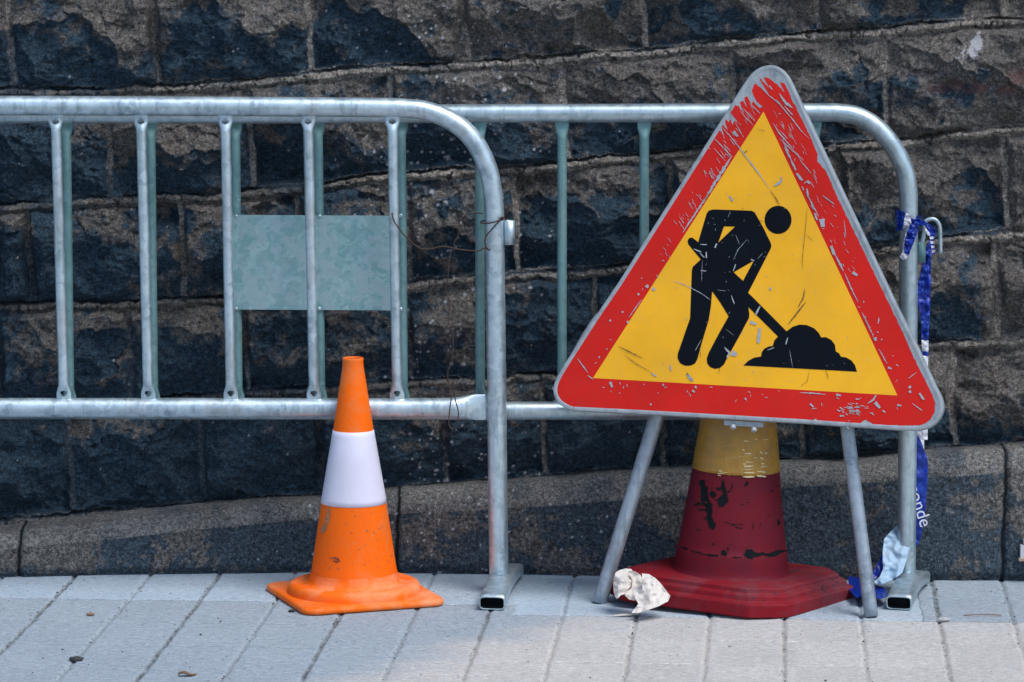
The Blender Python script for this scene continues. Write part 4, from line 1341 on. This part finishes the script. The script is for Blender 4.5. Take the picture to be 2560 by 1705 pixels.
fl_ = catmull([SP(*Cc(p), -.020) for p in ((560, 300), (485, 345), (400, 465), (322, 590), (245, 730), (195, 820), (170, 890))], 6)
MB().add(sweep([p + Vector((.0045, 0, 0)) for p in fl_], .0048, .005, seg=16)).make('rear_flange', M['signback'], sg)
# stand: two splayed tubes behind the plate, a cross bar, bracket and bolts
def leg(top, footp, r):
    a = SP(top[0] * 1.0875, top[1] * 1.0875, -.045)
    g = GD(*footp); g.z = .001
    mid = a.lerp(g, .5)
    pts_ = [g + (a - g) * q for q in [0, .02, .25, .5, .75, 1]]
    return sweep(pts_, r, seg=28, hollow=.002)
MB().add(leg((1697, 320), (1378, 1386), .0165)).make('leg', M['galv_leg'], sg)
MB().add(leg((1856, 320), (2003, 1418), .0150)).make('leg', M['galv_leg'], sg)
MB().add(sweep([SP(1660, 760, -.045), SP(2080, 780, -.045)], .012, seg=16)).make('cross_bar', M['galv_leg'], sg)
br_ = [SP(x, y, o) for o in (-.012, -.030) for x, y in ((1808, 1050), (1905, 1056), (1905, 1068), (1808, 1062))]
make('bracket', br_, [(0, 1, 2, 3), (7, 6, 5, 4), (0, 4, 5, 1), (1, 5, 6, 2), (2, 6, 7, 3), (3, 7, 4, 0)], M['signback'], sg, smooth=False)
for x, y in ((1831, 1063), (1883, 1070)):
    c_ = SP(x, y, -.010)
    MB().add(sweep([c_, c_ + Vector((0, -.004, -.006))], .0062, seg=6, up=(1, 0, 0))).make('bolt', M['bare'], sg, smooth=False)

# ------------------------------------------------------------------ wires
def wire(name, paths, r, label, Yf=-.026):
    b_ = MB()
    for pth in paths:
        p3 = [P(940 + x / 2.6125, 500 + y / 2.6125, (Yf if len(q) == 0 else q[0])) for x, y, *q in pth]
        b_.add(sweep(catmull(p3, 6), r, seg=8))
    o = b_.make(name, M['wire'])
    return tag(o, label, 'wire')
wire('tie_wire', [[(105, 85, -.020), (108, 110, -.022), (125, 150), (185, 230), (250, 290), (295, 318), (360, 320), (440, 303), (560, 325), (670, 332), (700, 315), (740, 325, -.024), (742, 330, -.023)],
                  [(740, 328, -.024), (716, 300), (716, 245), (770, 175), (815, 130, -.024), (830, 115, -.012), (832, 112, .0), (760, 120, .024), (690, 140, .0), (690, 150, -.015), (720, 153, -.025), (780, 142, -.026), (825, 122, -.020)],
                  [(818, 112, -.02), (832, 120, -.024), (822, 132, -.024), (812, 120, -.024), (826, 112, -.026)]], .0016,
     'rusty tie wire looped round the barrier post and curving left to the last upright')
wire('tie_wire', [[(697, 88, .0), (640, 85, -.01), (590, 95, -.02), (550, 130), (543, 190), (535, 235), (512, 275), (512, 305), (490, 345), (475, 410), (470, 500), (458, 590), (480, 680), (470, 780), (495, 850), (503, 960), (490, 1060), (470, 1120), (470, 1180),
                   (492, 1260), (482, 1370, -.03), (475, 1460, -.032), (500, 1495, -.032), (530, 1465, -.032), (537, 1380, -.03), (517, 1300, -.028), (508, 1190, -.026)]], .0014,
     'thin dark wire hanging down from the post to a loose loop over the lower rail')

# ------------------------------------------------------------------ crumpled paper against the red cone
def crumple(loops, yf, mat, name, amp, freq, step=3.0, parent=None, thick=.0006, smooth=False, seed=0):
    V2, T = tri_patch([loops], step)
    V = []
    for v in V2:
        n_ = noise.noise(Vector((v.x * freq, v.y * freq, seed))) + .5 * noise.noise(Vector((v.x * freq * 2.3, v.y * freq * 2.3, seed + 5)))
        V.append(P(v.x, v.y, yf(v.x, v.y) + n_ * amp))
    o = make(name, V, T, mat, parent, smooth)
    md = o.modifiers.new('thickness', 'SOLIDIFY'); md.thickness = thick; md.offset = 0
    return o
def Tc(p): return (1480 + p[0] / 8.41, 1380 + p[1] / 8.41)
pr = empty('paper_litter', GD(1355 * 1.0875 / 1.0875 + 100, 1400), 'crumpled dirty white paper caught on the left front of the red cone base', 'litter')
yg = GD(1460, 1400).y
def yfb(k, c=0): return lambda x, y: k + c * (y - 1450) * .001
crumple([Tc(p) for p in ((462, 520), (500, 430), (570, 385), (700, 348), (830, 358), (870, 420), (900, 560), (860, 700), (760, 780), (720, 880), (610, 905), (560, 960), (515, 985), (470, 900), (448, 720))],
        yfb(yg - .035, -.6), M['paper'], 'crumpled_sheet', .030, .028, 4.6, pr, seed=1)
crumple([Tc(p) for p in ((760, 400), (890, 405), (1010, 470), (1085, 610), (1122, 800), (1128, 960), (1000, 1000), (880, 1020), (770, 990), (692, 915), (745, 820), (830, 760), (850, 600))],
        yfb(yg - .05, -.7), M['paper'], 'crumpled_sheet', .030, .028, 4.6, pr, seed=2)
crumple([Tc(p) for p in ((1050, 450), (1200, 468), (1330, 545), (1470, 690), (1560, 810), (1645, 920), (1600, 1035), (1400, 1140), (1180, 1215), (960, 1285), (830, 1280), (900, 1190), (975, 1090), (910, 970), (860, 850), (1060, 790))],
        yfb(yg - .06, -.9), M['paper'], 'crumpled_sheet', .030, .028, 4.6, pr, seed=3)
tl = [Tc(p) for p in ((840, 1255), (980, 1235), (960, 1290), (830, 1322), (620, 1330), (390, 1338), (600, 1305))]
V2, T = tri_patch([tl], 3)
o = make('torn_strip', [CAM + ray(*v) * ((.004 - CAM.z) / ray(*v).z) for v in V2], T, M['paper'], pr, False)
o.modifiers.new('thickness', 'SOLIDIFY').thickness = .001

# ------------------------------------------------------------------ blue and white tape on the far post
tp = empty('barrier_tape', (DB(2120, 1300).x, .05, 0), 'blue and white plastic tape knotted round the far barrier post and hanging to the ground', 'tape')
def Hc(p): return (2200 + p[0] / 3.92, 500 + p[1] / 3.92)
def Jc(p): return (2100 + p[0] / 3.015, 1060 + p[1] / 3.015)
py_ = by(DB(2088, 500).x)
def fan(x, y):                                # wraps round the post
    u = (x - 2088 * 1.0875) / 23.0
    return py_ - .0215 * math.sqrt(max(0, 1 - min(1, u * u))) - .003
crumple([Hc(p) for p in ((160, 92), (200, 105), (252, 125), (236, 200), (226, 278), (200, 295), (160, 310))], fan, M['tape_blue'], 'wrapped_strip', .004, .12, 1.6, tp, seed=4)
crumple([Hc(p) for p in ((252, 125), (300, 150), (328, 190), (330, 205), (295, 240), (226, 280), (236, 200))], fan, M['tape_white'], 'white_band', .004, .12, 1.6, tp, seed=5)
crumple([Hc(p) for p in ((300, 180), (345, 190), (365, 145), (388, 160), (395, 192), (440, 205), (445, 240), (400, 255), (370, 230), (310, 235))], lambda x, y: py_ - .032, M['tape_blue'], 'knot', .014, .09, 1.6, tp, seed=6)
crumple([Hc(p) for p in ((385, 200), (378, 270), (350, 370), (305, 480), (280, 545), (240, 520), (238, 440), (262, 320), (300, 240), (340, 205))], lambda x, y: py_ - .034, M['tape_blue'], 'loose_end', .009, .07, 2, tp, seed=7)
crumple([Hc(p) for p in ((262, 320), (238, 440), (240, 520), (280, 545), (262, 580), (228, 588), (192, 556), (222, 510), (228, 430), (250, 330), (290, 262), (300, 262))], lambda x, y: py_ - .031, M['tape_white'], 'white_band', .006, .07, 2, tp, seed=8)
crumple([Hc(p) for p in ((430, 205), (480, 235), (530, 268), (545, 310), (540, 360), (528, 370), (490, 362), (470, 330), (440, 250))], lambda x, y: py_ - .022, M['tape_blue'], 'loop', .01, .07, 2, tp, seed=9)
crumple([Hc(p) for p in ((436, 262), (460, 290), (492, 330), (486, 355), (466, 340), (445, 300))], lambda x, y: py_ - .036, M['tape_white'], 'white_band', .003, .2, 2, tp, seed=10)
for q in range(4):
    y0 = 358 + q * 44
    crumple([Hc(p) for p in ((484 + q * 7, y0), (522 + q * 5, y0 + 2), (526 + q * 4, y0 + 24), (492 + q * 7, y0 + 28))], lambda x, y: py_ - .026, M['tape_white'], 'white_band', .003, .2, 2, tp, seed=11 + q)
    crumple([Hc(p) for p in ((490 + q * 7, y0 + 28), (526 + q * 4, y0 + 24), (530 + q * 3, y0 + 44), (497 + q * 7, y0 + 45))], lambda x, y: py_ - .0255, M['tape_blue'], 'loop', .003, .2, 2, tp, seed=15 + q)
yb = lambda x, y: py_ + .004
crumple([Hc(p) for p in ((488, 385), (450, 470), (425, 540), (412, 640), (395, 720), (372, 830), (361, 900), (362, 960), (382, 1050), (396, 1130), (402, 1230), (407, 1370), (475, 1378), (482, 1240), (490, 1100), (495, 950), (500, 780), (500, 600), (505, 480), (502, 410))],
        yb, M['tape_blue'], 'hanging_strip', .012, .06, 3, tp, smooth=True, seed=20)
crumple([Hc(p) for p in ((407, 1370), (475, 1378), (474, 1490), (408, 1478))], yb, M['tape_white'], 'white_band', .008, .06, 3, tp, smooth=True, seed=20)
crumple([Hc(p) for p in ((408, 1478), (474, 1490), (472, 1532), (409, 1524))], yb, M['tape_blue'], 'hanging_strip', .008, .06, 3, tp, smooth=True, seed=20)
crumple([Hc(p) for p in ((409, 1524), (472, 1532), (470, 1700), (466, 2350), (410, 2350), (410, 1700))], yb, M['tape_white'], 'white_band', .006, .05, 4, tp, smooth=True, seed=20)
yr = py_ + .030
crumple([Jc(p) for p in ((560, -40), (636, -40), (634, 60), (634, 195), (600, 110), (570, 70))], lambda x, y: yr, M['tape_white'], 'white_band', .004, .05, 3, tp, smooth=True, seed=21)
crumple([Jc(p) for p in ((560, 60), (580, 75), (605, 130), (634, 195), (655, 245), (664, 300), (662, 400), (655, 500), (644, 640), (630, 740), (612, 840), (598, 890), (575, 920), (520, 925), (500, 800), (510, 400), (520, 60))],
        lambda x, y: yr - .004, M['tape_blue'], 'hanging_strip', .006, .05, 4, tp, smooth=True, seed=22)
crumple([Jc(p) for p in ((530, 740), (425, 768), (380, 812), (332, 868), (322, 960), (322, 1040), (326, 1090), (300, 1150), (262, 1185), (260, 1198), (312, 1212), (370, 1185), (425, 1160), (470, 1120), (540, 900))],
        lambda x, y: yr - .002 - (y - 1300) * .0007, M['tape_light'], 'twisted_strip', .016, .03, 3, tp, seed=23)
crumple([Jc(p) for p in ((322, 955), (300, 1020), (268, 1085), (250, 1110), (245, 1170), (262, 1172), (312, 1125), (328, 1085))], lambda x, y: yr - .035 - (y - 1380) * .0007, M['tape_blue'], 'twisted_strip', .010, .03, 3, tp, seed=24)
for lp, sd_ in ((((60, 1155), (90, 1148), (145, 1160), (150, 1230), (140, 1312), (110, 1300), (70, 1250)), 25), (((255, 1210), (330, 1232), (360, 1285), (345, 1305), (300, 1320), (262, 1308)), 26), (((140, 1180), (180, 1150), (260, 1205), (265, 1300), (150, 1300)), 27)):
    def ygf(x, y):
        g = CAM + ray(x, y) * ((.022 - CAM.z) / ray(x, y).z)
        return g.y
    crumple([Jc(p) for p in lp], ygf, M['tape_blue'], 'twisted_strip', .014, .05, 3, tp, seed=sd_)
# lettering on the tape
fc = bpy.data.curves.new('lettering', 'FONT'); fc.body = 'conde'; fc.size = .040; fc.align_x = 'CENTER'; fc.align_y = 'CENTER'
fo = bpy.data.objects.new('lettering_tmp', fc); COL.objects.link(fo)
bpy.context.view_layer.update()
me = bpy.data.meshes.new_from_object(fo); bpy.data.objects.remove(fo)
lo_ = bpy.data.objects.new('lettering', me); COL.objects.link(lo_); me.materials.append(M['tape_white'])
lo_.parent = tp
c_ = P(*Jc((598, 615)), yr - .0135)
lo_.matrix_basis = wmat(tp).inverted() @ (Matrix.Translation(c_) @ Matrix.Rotation(math.pi / 2, 4, 'X') @ Matrix.Rotation(math.radians(-72), 4, 'Z'))
lo_['label'] = 'thin white letters printed on the blue strip'

# ------------------------------------------------------------------ small litter on the paving
def pebble(px, v, r, mat, label, cat, name='pebble', flat=.5, wide=1.0, group=None):
    p = GD(px, v)
    bm = bmesh.new(); bmesh.ops.create_icosphere(bm, subdivisions=3, radius=1)
    for q in bm.verts:
        k = 1 + .35 * noise.noise(q.co * 1.6 + Vector((px, v, 0)))
        q.co = Vector((q.co.x * r * wide * k, q.co.y * r * k, q.co.z * r * flat * k))
        q.co += p + Vector((0, 0, r * flat * .8))
    me = bpy.data.meshes.new(name); bm.to_mesh(me); bm.free()
    o = link(me, name, None, True, [mat])
    return tag(o, label, cat, group)
pebble(175, 1519, .010, M['stonegrit'], 'black pebble lying on the paving at the lower left', 'pebble', wide=1.5)
pebble(671, 1406, .0055, M['stonegrit'], 'tiny dark stone just in front of the small orange cone', 'pebble', wide=1.4)
pebble(208, 1415, .006, M['leaf'], 'small brown crumb on the paving left of the small cone', 'crumb', 'crumb', .6, 1.5)
pebble(2170, 1428, .008, M['palegrit'], 'whitish crumb on a paving joint at the lower right', 'crumb', 'crumb', .6, 1.8)
def leaf(px, v, L_, W_, label, rot_=.1):
    p = GD(px, v); V = []; Fc = []
    n = 10
    for i in range(n + 1):
        t = i / n; wv_ = W_ * math.sin(math.pi * min(1, t * .95 + .03)) ** .8
        for s in (-1, 0, 1):
            x = (t - .5) * L_; y = s * wv_ / 2
            V.append(p + Vector((x * math.cos(rot_) - y * math.sin(rot_), x * math.sin(rot_) + y * math.cos(rot_), .003 + abs(s) * .004 + .003 * math.sin(t * 6))))
    for i in range(n):
        for s in range(2):
            a0 = i * 3 + s; Fc.append((a0, a0 + 1, a0 + 4, a0 + 3))
    o = make('dry_leaf', V, Fc, M['leaf']); o.modifiers.new('thickness', 'SOLIDIFY').thickness = .0006
    return tag(o, label, 'leaf')
leaf(430, 1555, .036, .016, 'curled brown dry leaf near the bottom edge of the paving')
tw = MB().add(sweep([GD(2215, 1415, .003), GD(2240, 1413, .005), GD(2270, 1412, .004), GD(2302, 1414, .003)], .0012, seg=8)).make('twig', M['leaf'])
tag(tw, 'thin brown twig on the paving at the right', 'twig')
g = MB(); rr = random.Random(21)
oct_f = [(0, 2, 4), (2, 1, 4), (1, 3, 4), (3, 0, 4), (2, 0, 5), (1, 2, 5), (3, 1, 5), (0, 3, 5)]
for k in range(900):
    if k < 500:
        s = rr.choice([q for q in sj if -1.2 < q < 1.2]); y = rr.uniform(-.95, .18); x = s + TY * y + rr.gauss(0, .004)
    else: x, y = rr.uniform(-1.25, 1.25), rr.uniform(-1.0, .18)
    if y > .12 - .05 * x: continue
    r = rr.uniform(.0007, .0022) * (1.6 if rr.random() < .06 else 1)
    c = Vector((x, y, r * .5)); q = [rr.uniform(.6, 1.4) for _ in range(6)]
    V = [c + Vector((r * q[0], 0, 0)), c - Vector((r * q[1], 0, 0)), c + Vector((0, r * q[2], 0)), c - Vector((0, r * q[3], 0)), c + Vector((0, 0, r * .7 * q[4])), c - Vector((0, 0, r * .5))]
    g.add((V, oct_f), 0 if rr.random() < .6 else 1)
go = g.make('grit', [M['stonegrit'], M['palegrit']], None, False)
tag(go, 'loose dark and pale grit in the joints and on the paving', 'grit', kind='stuff')

# ------------------------------------------------------------------ pale plate at the right edge of the picture
x0 = D(2345, 1260, .12).x
tg = empty('wall_plate', (x0 + .05, .125, 0), 'pale small plate with a beige foot standing against the plinth at the right edge', 'plate')
MB().add(box((x0 + .055, .118, (D(0, 1252, .118).z + D(0, 1282, .118).z) / 2), (.11, .014, D(0, 1252, .118).z - D(0, 1282, .118).z))).make('panel', M['tag'], tg, False)
MB().add(box((x0 + .057, .118, (D(0, 1241, .118).z + D(0, 1250.5, .118).z) / 2), (.10, .014, D(0, 1241, .118).z - D(0, 1250.5, .118).z))).make('top_rail', M['tag'], tg, False)
MB().add(box((x0 + .052, .115, (D(0, 1282.5, .115).z + D(0, 1288, .115).z) / 2), (.112, .022, D(0, 1282.5, .115).z - D(0, 1288, .115).z))).make('ledge', M['rustcap'], tg, False)
MB().add(sweep([(x0 + .055, .125, .0), (x0 + .055, .125, D(0, 1288, .12).z)], .006, seg=12)).make('support', M['galv_leg'], tg)

# ------------------------------------------------------------------ grime on the small orange cone
def ocone_hit(px, py, off=.0009):
    o = CAM - oc0; d = ray(px, py)
    z1, r1, z2, r2 = oz(1150), 74.5 * sc_, oz(1300), .0925
    k = (r1 - r2) / (z1 - z2); r0_ = r2 - k * z2 + off
    A_ = d.x ** 2 + d.y ** 2 - (k * d.z) ** 2
    B_ = 2 * (o.x * d.x + o.y * d.y - k * d.z * (r0_ + k * o.z))
    C_ = o.x ** 2 + o.y ** 2 - (r0_ + k * o.z) ** 2
    ds = B_ * B_ - 4 * A_ * C_
    if ds < 0: return None
    return oc0 + o + d * ((-B_ - math.sqrt(ds)) / (2 * A_))
def c4(pts_): return [(600 + x / 2.24, 860 + y / 2.24) for x, y in pts_]
obody = [q for q in oc.children if q.name.startswith('body')][0]
gr_ = [(c4([(495, 900), (500, 950), (480, 1010), (455, 1060)]), 9), (c4([(500, 930), (490, 980)]), 7)]
dk_ = [(c4([(500, 1200), (530, 1195), (555, 1215)]), 3), (c4([(520, 1210), (550, 1225)]), 3.5), (c4([(545, 1195), (560, 1220)]), 2.5)]
r_ = random.Random(6)
for _ in range(34):
    x, y = r_.uniform(440, 850), r_.uniform(920, 1260); a = r_.uniform(-.6, .6) + (1.2 if r_.random() < .3 else 0); l = r_.uniform(4, 22)
    (gr_ if r_.random() < .7 else dk_).append((c4([(x, y), (x + l * math.cos(a), y + l * math.sin(a))]), r_.uniform(.6, 2.0)))
for sp_, m_ in ((gr_, M['grime']), (dk_, M['tyre'])):
    q_ = strokes(ocone_hit, sp_, .6)
    join_into(obody, (q_.v, q_.f), m_)
